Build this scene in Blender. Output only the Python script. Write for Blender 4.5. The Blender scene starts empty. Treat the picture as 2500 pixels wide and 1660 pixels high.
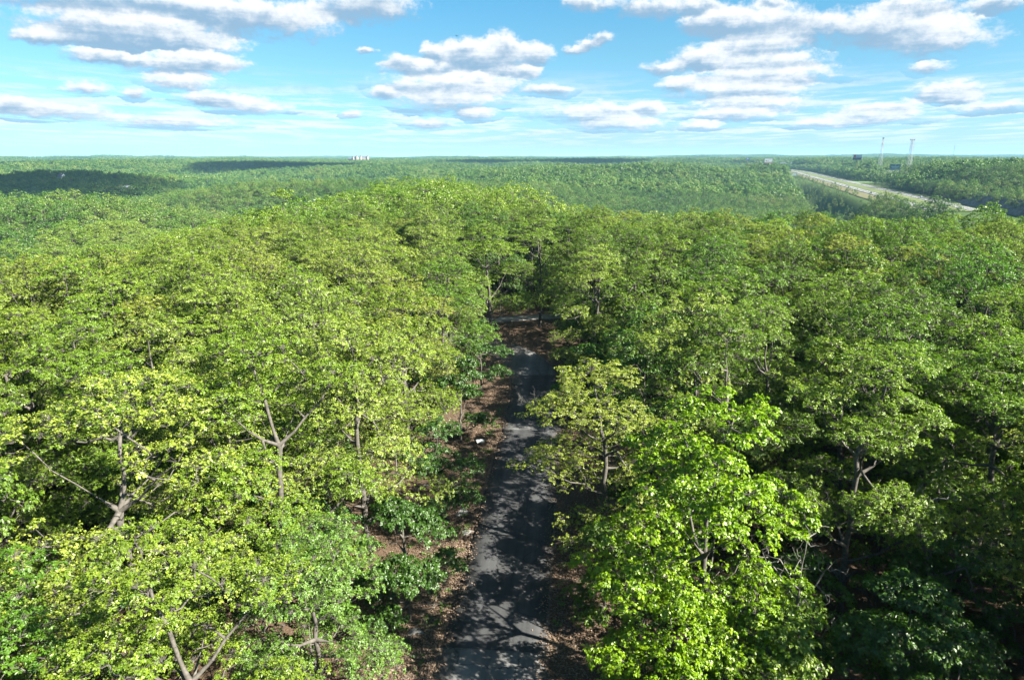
import bpy, math, random
import numpy as np

C = bpy.context.scene
COL = C.collection
R = math.radians
rng = np.random.default_rng(7)
random.seed(7)

# ------------------------------------------------------------------ camera
cam_d = bpy.data.cameras.new('camera')
cam = bpy.data.objects.new('camera', cam_d)
COL.objects.link(cam)
cam.location = (0, 0, 27)
cam.rotation_euler = (R(75), 0, 0)
cam_d.sensor_width = 36.0
cam_d.lens = 24.0
cam_d.clip_start = 0.5
cam_d.clip_end = 80000
C.camera = cam

# ------------------------------------------------------------------ light
SUN_EL, SUN_AZ = 38.0, 115.0          # azimuth clockwise from +Y: right and a little behind the camera
sd = bpy.data.lights.new('sun', 'SUN')
sd.energy = 5.0
sd.angle = R(0.5)
sd.color = (1.0, 0.945, 0.81)
sun = bpy.data.objects.new('sun', sd)
COL.objects.link(sun)
sun.rotation_euler = (R(90 - SUN_EL), 0, R(180 - SUN_AZ))
SUNV = np.array([math.sin(R(SUN_AZ)) * math.cos(R(SUN_EL)), math.cos(R(SUN_AZ)) * math.cos(R(SUN_EL)), math.sin(R(SUN_EL))])

C.render.engine = 'CYCLES'
C.view_settings.view_transform = 'Standard'
C.view_settings.look = 'None'
C.view_settings.exposure = 2.25
C.view_settings.gamma = 1.0
C.view_settings.use_curve_mapping = False
cy = C.cycles
cy.max_bounces = 7
cy.diffuse_bounces = 2
cy.glossy_bounces = 2
cy.transmission_bounces = 3
cy.volume_bounces = 1
cy.transparent_max_bounces = 8
cy.use_denoising = True
cy.denoiser = 'OPENIMAGEDENOISE'
cy.denoising_input_passes = 'RGB_ALBEDO_NORMAL'
cy.denoising_prefilter = 'ACCURATE'
cy.sample_clamp_indirect = 6.0
cy.caustics_reflective = False
cy.caustics_refractive = False


# ------------------------------------------------------------------ node helpers
class NT:
    def __init__(self, tree):
        self.t = tree

    def n(self, kind, **kw):
        nd = self.t.nodes.new(kind)
        for k, v in kw.items():
            setattr(nd, k, v)
        return nd

    def put(self, sock, v):
        if isinstance(v, bpy.types.NodeSocket):
            self.t.links.new(v, sock)
        elif v is not None:
            sock.default_value = v

    def m(self, op, a, b=None, c=None, clamp=False):
        nd = self.n('ShaderNodeMath', operation=op, use_clamp=clamp)
        self.put(nd.inputs[0], a)
        if b is not None: self.put(nd.inputs[1], b)
        if c is not None: self.put(nd.inputs[2], c)
        return nd.outputs[0]

    def v(self, op, a, b=None, c=None, out=0):
        nd = self.n('ShaderNodeVectorMath', operation=op)
        self.put(nd.inputs[0], a)
        if b is not None: self.put(nd.inputs[1], b)
        if c is not None: self.put(nd.inputs[2], c)
        return nd.outputs[out]

    def xyz(self, a, b, c):
        nd = self.n('ShaderNodeCombineXYZ')
        for s, q in zip(nd.inputs, (a, b, c)): self.put(s, q)
        return nd.outputs[0]

    def sep(self, a):
        nd = self.n('ShaderNodeSeparateXYZ')
        self.put(nd.inputs[0], a)
        return nd.outputs

    def noise(self, vec, scale, detail=3, rough=0.55, out=0, lac=2.0, dim='3D'):
        nd = self.n('ShaderNodeTexNoise', noise_dimensions=dim)
        if vec is not None: self.put(nd.inputs['Vector'], vec)
        nd.inputs['Scale'].default_value = scale
        nd.inputs['Detail'].default_value = detail
        nd.inputs['Roughness'].default_value = rough
        nd.inputs['Lacunarity'].default_value = lac
        return nd.outputs[out]

    def mapr(self, v, a, b, c=0.0, d=1.0, smooth=False):
        nd = self.n('ShaderNodeMapRange')
        nd.clamp = True
        if smooth: nd.interpolation_type = 'SMOOTHSTEP'
        self.put(nd.inputs[0], v)
        for i, q in zip((1, 2, 3, 4), (a, b, c, d)): self.put(nd.inputs[i], q)
        return nd.outputs[0]

    def mix(self, f, a, b, mode='MIX'):
        nd = self.n('ShaderNodeMix', data_type='RGBA', blend_type=mode)
        self.put(nd.inputs[0], f)
        for s, q in ((nd.inputs[6], a), (nd.inputs[7], b)):
            self.put(s, (*q, 1.0) if isinstance(q, tuple) and len(q) == 3 else q)
        return nd.outputs[2]

    def ramp(self, f, stops):
        nd = self.n('ShaderNodeValToRGB')
        el = nd.color_ramp.elements
        while len(el) < len(stops): el.new(0.5)
        for e, (p, c) in zip(el, stops):
            e.position = p
            e.color = (*c, 1.0)
        self.put(nd.inputs[0], f)
        return nd.outputs[0]


def material(name):
    mt = bpy.data.materials.new(name)
    mt.use_nodes = True
    mt.node_tree.nodes.clear()
    t = NT(mt.node_tree)
    out = t.n('ShaderNodeOutputMaterial')
    return mt, t, out


# ------------------------------------------------------------------ sky and clouds
def make_world():
    w = bpy.data.worlds.new('World')
    C.world = w
    w.use_nodes = True
    w.node_tree.nodes.clear()
    t = NT(w.node_tree)
    out = t.n('ShaderNodeOutputWorld')
    bg = t.n('ShaderNodeBackground')
    bg.inputs['Strength'].default_value = 0.05
    t.t.links.new(bg.outputs[0], out.inputs[0])
    sky = t.n('ShaderNodeTexSky', sky_type='NISHITA')
    sky.sun_disc = False
    sky.sun_elevation = R(SUN_EL)
    sky.sun_rotation = R(SUN_AZ)
    sky.altitude = 300
    sky.air_density = 1.0
    sky.dust_density = 0.6
    sky.ozone_density = 2.0
    tc = t.n('ShaderNodeTexCoord')
    d = t.v('NORMALIZE', tc.outputs['Generated'])
    x, y, z = t.sep(d)
    az = t.m('ARCTAN2', x, y)
    el = t.m('ARCSINE', z)
    elc = t.m('MAXIMUM', el, 0.0)
    # air colour: clear saturated blue overhead, paler cyan towards the horizon
    grad = t.v('MULTIPLY', t.ramp(t.mapr(elc, 0.0, 1.2), [(p_, tuple(q_ * 0.305 for q_ in c_)) for p_, c_ in SKY_TINT]), (2.0, 2.0, 2.0))
    base = t.v('MULTIPLY', sky.outputs[0], grad)
    # cloud coordinates: angular, scaled so that clouds shrink towards the horizon
    e0 = 0.075
    den = t.m('ADD', elc, e0)
    pu = t.m('MULTIPLY', az, 5.6)
    pv = t.m('MULTIPLY', t.m('LOGARITHM', den, math.e), 1.7)
    pc = t.xyz(t.m('MULTIPLY', pu, 1.0), pv, 0.0)
    wn = t.noise(pc, 4.2, 7, 0.66, out=1)
    wv = t.v('SUBTRACT', wn, (0.5, 0.5, 0.5))
    amp = t.v('MULTIPLY', t.v('MULTIPLY', wv, (0.15, 0.085, 0.0)), t.xyz(t.m('MULTIPLY', den, 1.5), t.m('MULTIPLY', den, 1.5), 0.0))
    p0 = t.xyz(az, el, 0.0)
    p = t.v('ADD', p0, amp)
    acc, sm, sw = (0.0, 0.0, 0.0), None, None
    f = 1667.0
    for (px, py, hw, hh) in CLOUDS:
        a = math.atan2((px - 1250) / f, math.cos(R(15)) - (py - 830) / f * math.sin(R(15)))
        vv = (py - 830) / f
        zz = -math.sin(R(15)) - vv * math.cos(R(15))
        yy = math.cos(R(15)) - vv * math.sin(R(15))
        ln = math.sqrt(((px - 1250) / f) ** 2 + yy * yy + zz * zz)
        e = math.asin(zz / ln)
        k = 1.0 / f / ln
        wa, we = hw * k * 1.28, hh * k * (1.65 if py < 200 else 2.05)
        q = t.v('MULTIPLY_ADD', p, (1 / wa, 1 / we, 0.0), (-a / wa, -e / we, 0.0))
        l = t.v('LENGTH', q, out=1)
        mi = t.m('MAXIMUM', t.m('SUBTRACT', 1.0, l), 0.0)      # (a clamped node would be moved to the end and exhaust the shader stack)
        sq = t.n('ShaderNodeVectorMath', operation='SCALE')
        t.put(sq.inputs[0], q)
        t.put(sq.inputs[3], mi)
        sn = t.n('ShaderNodeVectorMath', operation='SCALE')
        t.put(sn.inputs[0], sq.outputs[0])
        t.put(sn.inputs[3], mi)
        acc = t.v('ADD', sn.outputs[0], acc)
        sm = mi if sm is None else t.m('ADD', sm, mi)
        sw = t.m('MULTIPLY_ADD', mi, mi, 0.0 if sw is None else sw)
    ax, ay, _ = t.sep(acc)
    sms = t.m('MAXIMUM', sw, 0.004)
    tx = t.m('DIVIDE', ax, sms)
    ty = t.m('DIVIDE', ay, sms)
    fine = t.noise(t.v('MULTIPLY', pc, (1.1, 1.2, 1.0)), 8.5, 7, 0.66)
    fine_c = t.m('SUBTRACT', fine, 0.5)
    streak = t.noise(t.v('MULTIPLY', pc, (0.35, 3.2, 1.0)), 3.0, 4, 0.55)
    dens = t.m('ADD', sm, t.m('MULTIPLY', fine_c, 1.35))
    gate = t.mapr(sm, 0.0, 0.12)
    dens = t.m('MULTIPLY', dens, gate)
    alpha = t.mapr(dens, 0.10, 0.72, smooth=True)
    # broken cloud going on round the rest of the sky and thin streaks low above the horizon
    pl = t.xyz(t.m('DIVIDE', x, t.m('ADD', z, 0.12)), t.m('DIVIDE', y, t.m('ADD', z, 0.12)), 0.0)
    rest = t.mapr(t.noise(pl, 1.1, 5, 0.6), 0.52, 0.68, smooth=True)
    off = t.m('MAXIMUM', t.mapr(t.m('ABSOLUTE', az), 0.66, 0.80), t.mapr(el, 0.20, 0.30))
    rest = t.m('MULTIPLY', t.m('MULTIPLY', rest, off), t.mapr(el, 0.0, 0.06))
    low = t.noise(t.xyz(t.m('DIVIDE', az, t.m('ADD', elc, 0.025)), t.m('MULTIPLY', t.m('LOGARITHM', t.m('ADD', elc, 0.025), math.e), 11.0), 0.0), 0.85, 5, 0.6)
    lowm = t.m('MULTIPLY', t.mapr(low, 0.43, 0.60, smooth=True), t.m('MULTIPLY', t.mapr(el, 0.008, 0.035), t.mapr(el, 0.115, 0.06)))
    lowm = t.m('MULTIPLY', lowm, 0.75)
    alpha = t.m('MAXIMUM', t.m('MAXIMUM', alpha, rest), lowm)
    lit = t.m('ADD', t.m('MULTIPLY', ty, 1.35), t.m('MULTIPLY', tx, 0.22))
    lit = t.m('ADD', lit, t.m('MULTIPLY', fine_c, 1.25))
    lit = t.m('ADD', lit, t.m('MULTIPLY', t.m('SUBTRACT', streak, 0.5), 1.2))
    lit = t.m('SUBTRACT', lit, t.m('MULTIPLY', t.mapr(sm, 0.4, 1.6), 0.28))
    lit = t.m('ADD', lit, t.mapr(el, 0.20, 0.03, -0.16, 0.22))
    lf = t.mapr(lit, -0.70, 0.36, smooth=True)
    ccol = t.mix(lf, CLOUD_SHADE, CLOUD_LIT)
    col = t.mix(alpha, base, ccol)
    t.put(bg.inputs['Color'], col)
    w.cycles.sampling_method = 'NONE'


SKY_TINT = [(0.0, (0.72, 1.06, 1.60)), (0.017, (0.68, 1.02, 1.52)), (0.05, (0.62, 1.02, 1.38)), (0.081, (0.62, 1.01, 1.20)), (0.115, (0.58, 1.01, 1.12)), (0.167, (0.49, 1.04, 1.18)), (0.5, (0.55, 1.05, 1.15)), (1.0, (0.7, 1.0, 1.1))]
CLOUD_LIT = (4.35, 4.45, 4.5)
CLOUD_SHADE = (1.35, 2.15, 3.0)
CLOUDS = [
    (351, 8, 400, 30), (650, 45, 190, 40), (900, 14, 140, 36), (299, 67, 255, 38), (105, 88, 75, 18),
    (386, 102, 215, 20), (246, 137, 95, 17), (440, 157, 155, 20), (510, 146, 95, 16), (440, 200, 93, 16),
    (211, 215, 63, 12), (330, 230, 33, 9), (510, 241, 80, 12), (615, 258, 108, 15), (21, 251, 55, 14),
    (123, 270, 160, 15), (422, 297, 180, 11), (1181, 140, 150, 30), (1234, 114, 50, 28), (1055, 134, 26, 20),
    (1132, 122, 54, 24), (1315, 134, 42, 24), (975, 152, 45, 13), (1041, 169, 115, 14), (1262, 177, 75, 12),
    (1111, 207, 200, 20), (1164, 190, 30, 10), (1094, 241, 150, 24), (1350, 218, 68, 12), (935, 229, 42, 10),
    (1405, 124, 34, 10), (1442, 110, 36, 13), (1476, 94, 32, 14), (897, 130, 28, 8), (1462, 273, 165, 18),
    (1585, 262, 42, 12), (1164, 280, 55, 10), (1048, 301, 72, 9), (1515, 304, 125, 11), (865, 282, 30, 7),
    (1427, 10, 62, 18), (1585, 16, 110, 24), (1713, 12, 60, 18), (1887, 8, 50, 14), (1855, 55, 175, 34),
    (1738, 52, 72, 24), (2140, 62, 200, 36), (2282, 95, 150, 36), (2229, 12, 110, 20), (2440, 10, 75, 20),
    (1855, 110, 120, 28), (1706, 140, 70, 26), (1873, 152, 165, 20), (1620, 165, 55, 16), (1855, 188, 200, 20),
    (1820, 220, 175, 17), (1650, 206, 60, 12), (1838, 254, 155, 13), (1785, 280, 140, 11), (1713, 306, 58, 8),
    (2265, 166, 55, 15), (2318, 220, 94, 17), (2318, 240, 78, 9), (2105, 267, 72, 13), (2193, 263, 58, 14),
    (2424, 260, 95, 11), (2122, 288, 145, 11), (2016, 302, 120, 8),
]
make_world()


# ------------------------------------------------------------------ mesh helpers
def mesh_np(name, verts, faces_list, mats, mat_idx=None, attrs=None, smooth=False):
    """faces_list: list of int arrays (n,k)."""
    me = bpy.data.meshes.new(name)
    nv = len(verts)
    me.vertices.add(nv)
    me.vertices.foreach_set('co', np.asarray(verts, np.float32).ravel())
    tot, starts, loops = 0, [], []
    for fa in faces_list:
        n, k = fa.shape
        starts.append(tot + np.arange(n) * k)
        loops.append(fa.ravel())
        tot += n * k
    starts = np.concatenate(starts).astype(np.int32)
    loops = np.concatenate(loops).astype(np.int32)
    me.loops.add(tot)
    me.loops.foreach_set('vertex_index', loops)
    me.polygons.add(len(starts))
    me.polygons.foreach_set('loop_start', starts)
    for mt in mats: me.materials.append(mt)
    if mat_idx is not None:
        me.polygons.foreach_set('material_index', np.asarray(mat_idx, np.int32))
    if smooth:
        me.polygons.foreach_set('use_smooth', np.ones(len(starts), bool))
    for an, (dom, arr) in (attrs or {}).items():
        a = me.attributes.new(an, 'FLOAT', dom)
        a.data.foreach_set('value', np.asarray(arr, np.float32))
    me.update(calc_edges=True)
    return me


def link(name, data, parent=None, loc=(0, 0, 0), rot=(0, 0, 0), sc=(1, 1, 1)):
    o = bpy.data.objects.new(name, data)
    COL.objects.link(o)
    o.parent = parent
    o.location, o.rotation_euler, o.scale = loc, rot, sc
    return o


def tag(o, label=None, cat=None, group=None, kind=None):
    if label: o['label'] = label
    if cat: o['category'] = cat
    if group: o['group'] = group
    if kind: o['kind'] = kind
    return o


class MB:
    """Collects boxes, tubes and prisms and links them as ONE mesh object."""

    def __init__(self):
        self.v, self.f = [], []

    def add(self, vs, fs):
        b = len(self.v)
        self.v += [tuple(map(float, q)) for q in vs]
        self.f += [tuple(b + i for i in q) for q in fs]
        return self

    def box(self, c, s, rz=0.0):
        cx, cyy, cz = c
        hx, hy, hz = s[0] / 2, s[1] / 2, s[2] / 2
        vs = []
        for dz in (-hz, hz):
            for dx, dy in ((-hx, -hy), (hx, -hy), (hx, hy), (-hx, hy)):
                vs.append((cx + dx * math.cos(rz) - dy * math.sin(rz), cyy + dx * math.sin(rz) + dy * math.cos(rz), cz + dz))
        return self.add(vs, [(3, 2, 1, 0), (4, 5, 6, 7), (0, 1, 5, 4), (1, 2, 6, 5), (2, 3, 7, 6), (3, 0, 4, 7)])

    def tube(self, p, q, r0, r1=None, k=6):
        r1 = r0 if r1 is None else r1
        p, q = np.array(p, float), np.array(q, float)
        d = q - p
        d /= np.linalg.norm(d) + 1e-9
        a = np.cross(d, (0, 0, 1) if abs(d[2]) < 0.9 else (1, 0, 0))
        a /= np.linalg.norm(a)
        b = np.cross(d, a)
        an = [2 * math.pi * i / k for i in range(k)]
        vs = [p + r0 * (a * math.cos(t) + b * math.sin(t)) for t in an] + [q + r1 * (a * math.cos(t) + b * math.sin(t)) for t in an]
        fs = [(i, (i + 1) % k, k + (i + 1) % k, k + i) for i in range(k)] + [tuple(range(k))[::-1], tuple(range(k, 2 * k))]
        return self.add(vs, fs)

    def prism(self, poly, z0, z1):
        k = len(poly)
        vs = [(x, y, z0) for x, y in poly] + [(x, y, z1) for x, y in poly]
        return self.add(vs, [(i, (i + 1) % k, k + (i + 1) % k, k + i) for i in range(k)] + [tuple(range(k))[::-1], tuple(range(k, 2 * k))])

    def cone(self, c, r, h, k=8, r1=0.0):
        return self.tube(c, (c[0], c[1], c[2] + h), r, max(r1, 0.01), k)

    def build(self, name, mt, parent=None, loc=(0, 0, 0), rz=0.0):
        me = bpy.data.meshes.new(name)
        me.from_pydata(self.v, [], self.f)
        me.materials.append(mt)
        me.update()
        return link(name, me, parent, loc, (0, 0, rz))


# ------------------------------------------------------------------ plain materials
def simple(name, col, rough=0.8, noise=0.0, scale=1.0, metal=0.0, spec=0.3, bump=0.0):
    mt, t, out = material(name)
    b = t.n('ShaderNodeBsdfPrincipled')
    b.inputs['Roughness'].default_value = rough
    b.inputs['Metallic'].default_value = metal
    b.inputs['Specular IOR Level'].default_value = spec
    if noise > 0:
        tc = t.n('ShaderNodeTexCoord')
        nz = t.noise(tc.outputs['Object'], scale, 5, 0.6)
        k = t.mapr(nz, 0.3, 0.7, 1 - noise, 1 + noise)
        t.put(b.inputs['Base Color'], t.v('MULTIPLY', (*col,), k))
        if bump:
            bp = t.n('ShaderNodeBump')
            bp.inputs['Strength'].default_value = bump
            t.put(bp.inputs['Height'], nz)
            t.put(b.inputs['Normal'], bp.outputs[0])
    else:
        b.inputs['Base Color'].default_value = (*col, 1)
    t.put(out.inputs[0], b.outputs[0])
    return mt


def leaf_material(name, per_object=True, ramp=None, thin=0.40):
    """thin leaves: reflect, let light through and shine a little; 'tint' marks young pale leaves at the twig ends"""
    mt, t, out = material(name)
    at = t.n('ShaderNodeAttribute', attribute_name='tint')
    oi = t.n('ShaderNodeObjectInfo')
    if per_object:
        base = oi.outputs['Color']
    else:
        patch = t.noise(t.v('MULTIPLY', oi.outputs['Location'], (1, 1, 0)), 0.009, 4, 0.65)
        k = t.m('ADD', t.m('MULTIPLY', oi.outputs['Random'], 0.55), t.mapr(patch, 0.34, 0.66, -0.08, 0.52))
        base = t.ramp(k, ramp)
    pale = t.mix(1.0, base, (1.55, 1.42, 1.45), 'MULTIPLY')
    dark = t.mix(1.0, base, (0.62, 0.74, 0.8), 'MULTIPLY')
    col = t.mix(at.outputs['Fac'], dark, pale)
    dif = t.n('ShaderNodeBsdfDiffuse')
    t.put(dif.inputs[0], col)
    tr = t.n('ShaderNodeBsdfTranslucent')
    t.put(tr.inputs[0], t.mix(1.0, col, (0.98, 1.25, 0.45), 'MULTIPLY'))
    gl = t.n('ShaderNodeBsdfGlossy')
    gl.inputs['Roughness'].default_value = 0.42
    gl.inputs['Color'].default_value = (1, 1, 1, 1)
    m1 = t.n('ShaderNodeMixShader')
    m1.inputs[0].default_value = thin
    t.put(m1.inputs[1], dif.outputs[0])
    t.put(m1.inputs[2], tr.outputs[0])
    m2 = t.n('ShaderNodeMixShader')
    m2.inputs[0].default_value = 0.03
    t.put(m2.inputs[1], m1.outputs[0])
    t.put(m2.inputs[2], gl.outputs[0])
    t.put(out.inputs[0], m2.outputs[0])
    return mt


FOREST_RAMP = [(0.0, (0.0218, 0.0655, 0.0118)), (0.2, (0.0420, 0.1025, 0.0134)), (0.5, (0.0722, 0.1470, 0.0168)), (0.8, (0.1176, 0.1806, 0.0252)), (1.0, (0.1554, 0.1806, 0.0521))]
RIDGE_RAMP = [(0.0, (0.0521, 0.1260, 0.0101)), (0.25, (0.0924, 0.1722, 0.0134)), (0.5, (0.1302, 0.2058, 0.0185)), (0.75, (0.1596, 0.2268, 0.0269)), (1.0, (0.1848, 0.2352, 0.0462))]
M_LEAF = leaf_material('leaf')
M_LEAF_FAR = leaf_material('leaf_far', False, FOREST_RAMP, 0.22)
M_LEAF_RIDGE = leaf_material('leaf_ridge', False, RIDGE_RAMP, 0.32)
M_BARK = simple('bark', (0.085, 0.077, 0.068), 0.9, 0.45, 6.0, bump=0.4)
M_BARK_PALE = simple('bark_pale', (0.15, 0.142, 0.13), 0.9, 0.3, 6.0)


# ------------------------------------------------------------------ terrain
CP = np.array([
    (0, -150, 0), (-150, -150, -4), (150, -150, -2), (0, 0, 0), (0, 100, 0), (0, 190, -1), (-15, 270, -2), (-40, 300, -3), (40, 40, 0), (50, 110, 0), (100, 60, 0), (95, 120, -1), (25, 120, 0),
    (-40, 40, -0.5), (-45, 130, -2), (-55, 240, -4), (-100, 60, -13), (-94, 140, -20), (-120, 220, -25), (-235, 300, -8), (-225, 380, -9), (-150, 330, -24), (-62, 60, -2), (-66, 140, -4),
    (45, 195, -17), (25, 260, -17), (100, 200, -20), (160, 150, -15), (200, 80, -10), (0, 390, -30), (-60, 400, -28), (200, 260, -32),
    (120, 420, -44), (0, 500, -42), (-100, 470, -24), (-170, 490, -30), (-300, 560, -52), (-420, 480, -40), (-230, 700, -5), (-120, 740, -4), (-330, 650, -20), (0, 720, -18),
    (0, 900, -7), (130, 640, -34), (230, 700, -36), (120, 950, -16), (200, 1250, -10), (340, 760, -34), (400, 950, -32), (330, 900, -27), (460, 1150, -28), (430, 1300, -22), (540, 1500, -26), (330, 1250, -14), (0, 1250, -8),
    (375, 600, -12), (500, 987, -12), (700, 1600, -12), (900, 2200, -9),
    (450, 560, -2), (480, 660, 3), (540, 730, 9), (560, 860, 5), (700, 950, 9), (800, 800, 13), (700, 600, 10), (900, 1400, 6), (1300, 1400, 14), (450, 430, -6),
    (-490, 700, -34), (-600, 800, -30), (-770, 1150, -12), (-900, 900, -14), (-450, 1000, -46), (-300, 1000, -44), (-250, 1350, -22), (-500, 1500, -14), (-700, 1900, -4), (-1000, 1700, -6), (-200, 1900, -8), (-700, 1400, -22),
    (-1200, 1200, -5), (-500, 300, -12), (-800, 500, -20), (300, 2000, -6), (-300, 2500, -4), (-1500, 2300, -3), (1500, 2300, 6), (400, 150, -5), (600, 250, 0), (-400, 100, -12),
], float)


def _tps_fit(P, lam):
    n = len(P)
    X = P[:, :2] / 500.0
    r2 = ((X[:, None] - X[None]) ** 2).sum(-1)
    K = np.where(r2 > 0, 0.5 * r2 * np.log(r2 + 1e-12), 0) + lam * np.eye(n)
    A = np.zeros((n + 3, n + 3))
    A[:n, :n] = K
    A[:n, n] = 1
    A[:n, n + 1:] = X
    A[n:, :n] = A[:n, n:].T
    return X, np.linalg.solve(A, np.concatenate([P[:, 2], np.zeros(3)]))


_TX, _TW = _tps_fit(CP, 2e-4)


def _vn(x, y, s, seed):
    """smooth value noise -1..1"""
    x, y = x / s + seed * 17.31, y / s + seed * 9.77
    xi, yi = np.floor(x), np.floor(y)
    fx, fy = x - xi, y - yi
    fx, fy = fx * fx * (3 - 2 * fx), fy * fy * (3 - 2 * fy)

    def hsh(a, b):
        q = np.sin(a * 127.1 + b * 311.7 + seed * 74.7) * 43758.5453
        return (q - np.floor(q)) * 2 - 1

    return (hsh(xi, yi) * (1 - fx) + hsh(xi + 1, yi) * fx) * (1 - fy) + (hsh(xi, yi + 1) * (1 - fx) + hsh(xi + 1, yi + 1) * fx) * fy


HW_A, HW_D = 375.0, 0.323           # highway: x = HW_A + HW_D*(y-600), far carriageway


def hw_x(y):
    return HW_A + HW_D * (y - 600) - np.maximum(0, y - 1700) ** 2 * 0.00042


PADS = [(-749, 1167, -11.5, 70), (-720, 1080, -22, 60), (-498, 900, -22, 55), (-560, 2550, -6, 430), (-650, 3000, 0, 170), (598, 1095, 0.5, 38), (491, 1350, -2, 60), (655, 1322, 5, 34), (937, 2410, -3, 70)]


def ground_h(x, y):
    x, y = np.asarray(x, float), np.asarray(y, float)
    shp = x.shape
    xf, yf = x.ravel(), y.ravel()
    xc, yc = np.clip(xf, -1700, 1700), np.clip(yf, -300, 2700)
    out = np.zeros(len(xf))
    for i in range(0, len(xf), 20000):
        Q = np.stack([xc[i:i + 20000], yc[i:i + 20000]], 1) / 500.0
        r2 = ((Q[:, None] - _TX[None]) ** 2).sum(-1)
        K = 0.5 * r2 * np.log(r2 + 1e-12)
        out[i:i + 20000] = K @ _TW[:-3] + _TW[-3] + Q @ _TW[-2:]
    out = np.clip(out, -55, 22)
    d = np.hypot(xf, yf)
    far = -6 + 9 * _vn(xf, yf, 1500, 1) + 7 * _vn(xf, yf, 620, 2) + np.clip((d - 4500) / 4000, 0, 1) * (12 + 15 * _vn(xf, yf, 2600, 3) + 7 * _vn(xf, yf, 900, 6)) + np.clip(xf / 3000, 0, 1) * 10
    far = far + 5 * np.exp(-((xf + 715) / 420) ** 2 - ((yf - 3050) / 420) ** 2)
    w = np.clip((d - 1900) / 700, 0, 1)
    w = w * w * (3 - 2 * w)
    z = out * (1 - w) + far * w
    rough = np.clip((d - 150) / 300, 0, 1)
    z = z + rough * (2.2 * _vn(xf, yf, 90, 4) + 1.0 * _vn(xf, yf, 37, 5))
    fold = np.clip((d - 520) / 350, 0, 1)                   # ridges and hollows of the far hills
    z = z + fold * (17 * _vn(xf + 0.35 * yf, yf - 0.2 * xf, 470, 11) + 9 * _vn(xf, yf, 210, 12) - 3)
    z = np.where((z > 1) & (d < 4500), 1 + (z - 1) * 0.42, z)
    for qx, qy, qz, qr in PADS:                              # shoulders that carry the far buildings and signs
        g = np.exp(-(((xf - qx) / qr) ** 2 + ((yf - qy) / qr) ** 2) ** 2)
        z = z * (1 - g) + qz * g
    # level strip for the highway and its verges
    dx = np.abs(xf - (hw_x(yf) - 15))
    hw = np.clip((80 - dx) / 34, 0, 1) * ((yf > 380) & (yf < 2600))
    hw = hw * hw * (3 - 2 * hw)
    z = z * (1 - hw) + (-12.7) * hw
    # level ridge under the park road
    rd = np.clip((26 - np.abs(xf - np.clip(-1.3 + 0.0927 * (yf - 30.5), -9, 4))) / 14, 0, 1) * np.clip((150 - yf) / 30, 0, 1) * np.clip((yf + 60) / 30, 0, 1)
    z = z * (1 - rd)
    return z.reshape(shp)


def make_ground():
    ang = np.concatenate([np.arange(-45, 45, 0.3), np.arange(45, 315, 3.0)])
    ang = np.radians(ang)
    rr = np.concatenate([np.arange(2, 150, 4.0), 150 * np.exp(np.linspace(0, math.log(26000 / 150), 190))])
    A, RR = np.meshgrid(ang, rr)
    X, Y = RR * np.sin(A), RR * np.cos(A)
    Z = ground_h(X, Y)
    na, nr = len(ang), len(rr)
    v = np.stack([X.ravel(), Y.ravel(), Z.ravel()], 1)
    i = (np.arange(nr - 1)[:, None] * na + np.arange(na)[None]).ravel()
    j = (np.arange(nr - 1)[:, None] * na + (np.arange(na)[None] + 1) % na).ravel()
    q = np.stack([i, i + na, j + na, j], 1)[:, ::-1]
    v = np.concatenate([v, [[0, 0, float(ground_h(0., 0.))]]])
    cen = np.stack([np.full(na, len(v) - 1), np.arange(na), (np.arange(na) + 1) % na], 1)[:, ::-1]
    mt, t, out = material('forest_floor')
    geo = t.n('ShaderNodeNewGeometry')
    P = geo.outputs['Position']
    n1 = t.noise(P, 0.35, 5, 0.6)
    n2 = t.noise(P, 9.0, 4, 0.7)
    vor = t.n('ShaderNodeTexVoronoi')
    vor.inputs['Scale'].default_value = 9.0
    t.put(vor.inputs['Vector'], P)
    lit = t.ramp(n2, [(0.25, (0.035, 0.024, 0.017)), (0.5, (0.085, 0.060, 0.042)), (0.75, (0.15, 0.11, 0.08))])
    lit = t.mix(t.mapr(t.sep(vor.outputs['Color'])[0], 0, 1, 0, 0.6), lit, (0.10, 0.064, 0.044))
    lit = t.mix(t.mapr(n1, 0.5, 0.7, 0, 0.5), lit, (0.075, 0.06, 0.035))
    px, py, pz = t.sep(P)
    dist = t.m('SQRT', t.m('ADD', t.m('MULTIPLY', px, px), t.m('MULTIPLY', py, py)))
    g = t.noise(P, 0.006, 4, 0.6)
    gcol = t.ramp(g, [(0.35, (0.032, 0.058, 0.016)), (0.6, (0.052, 0.085, 0.022)), (0.75, (0.085, 0.105, 0.032))])
    col = t.mix(t.mapr(dist, 160, 420), lit, gcol)
    b = t.n('ShaderNodeBsdfPrincipled')
    b.inputs['Roughness'].default_value = 0.95
    b.inputs['Specular IOR Level'].default_value = 0.1
    t.put(b.inputs['Base Color'], col)
    bp = t.n('ShaderNodeBump')
    bp.inputs['Strength'].default_value = 0.7
    bp.inputs['Distance'].default_value = 0.06
    t.put(bp.inputs['Height'], t.m('ADD', n2, vor.outputs['Distance']))
    t.put(b.inputs['Normal'], bp.outputs[0])
    t.put(out.inputs[0], b.outputs[0])
    me = mesh_np('ground', v, [q, cen], [mt], smooth=True)
    o = link('ground', me)
    tag(o, 'rolling wooded ground covered in brown leaf litter', kind='structure')


make_ground()


# ------------------------------------------------------------------ park road
def road_c(y):
    return -1.3 + 0.0927 * (y - 30.5)


ROAD = [(road_c(y), y) for y in (-60, -30, 0, 15, 24, 32, 40, 48, 56, 64, 70)] + [(2.85, 77), (2.6, 84), (1.2, 90.5), (-2.2, 96.5), (-7.5, 101), (-15, 104), (-26, 105.5), (-45, 106)]


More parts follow.
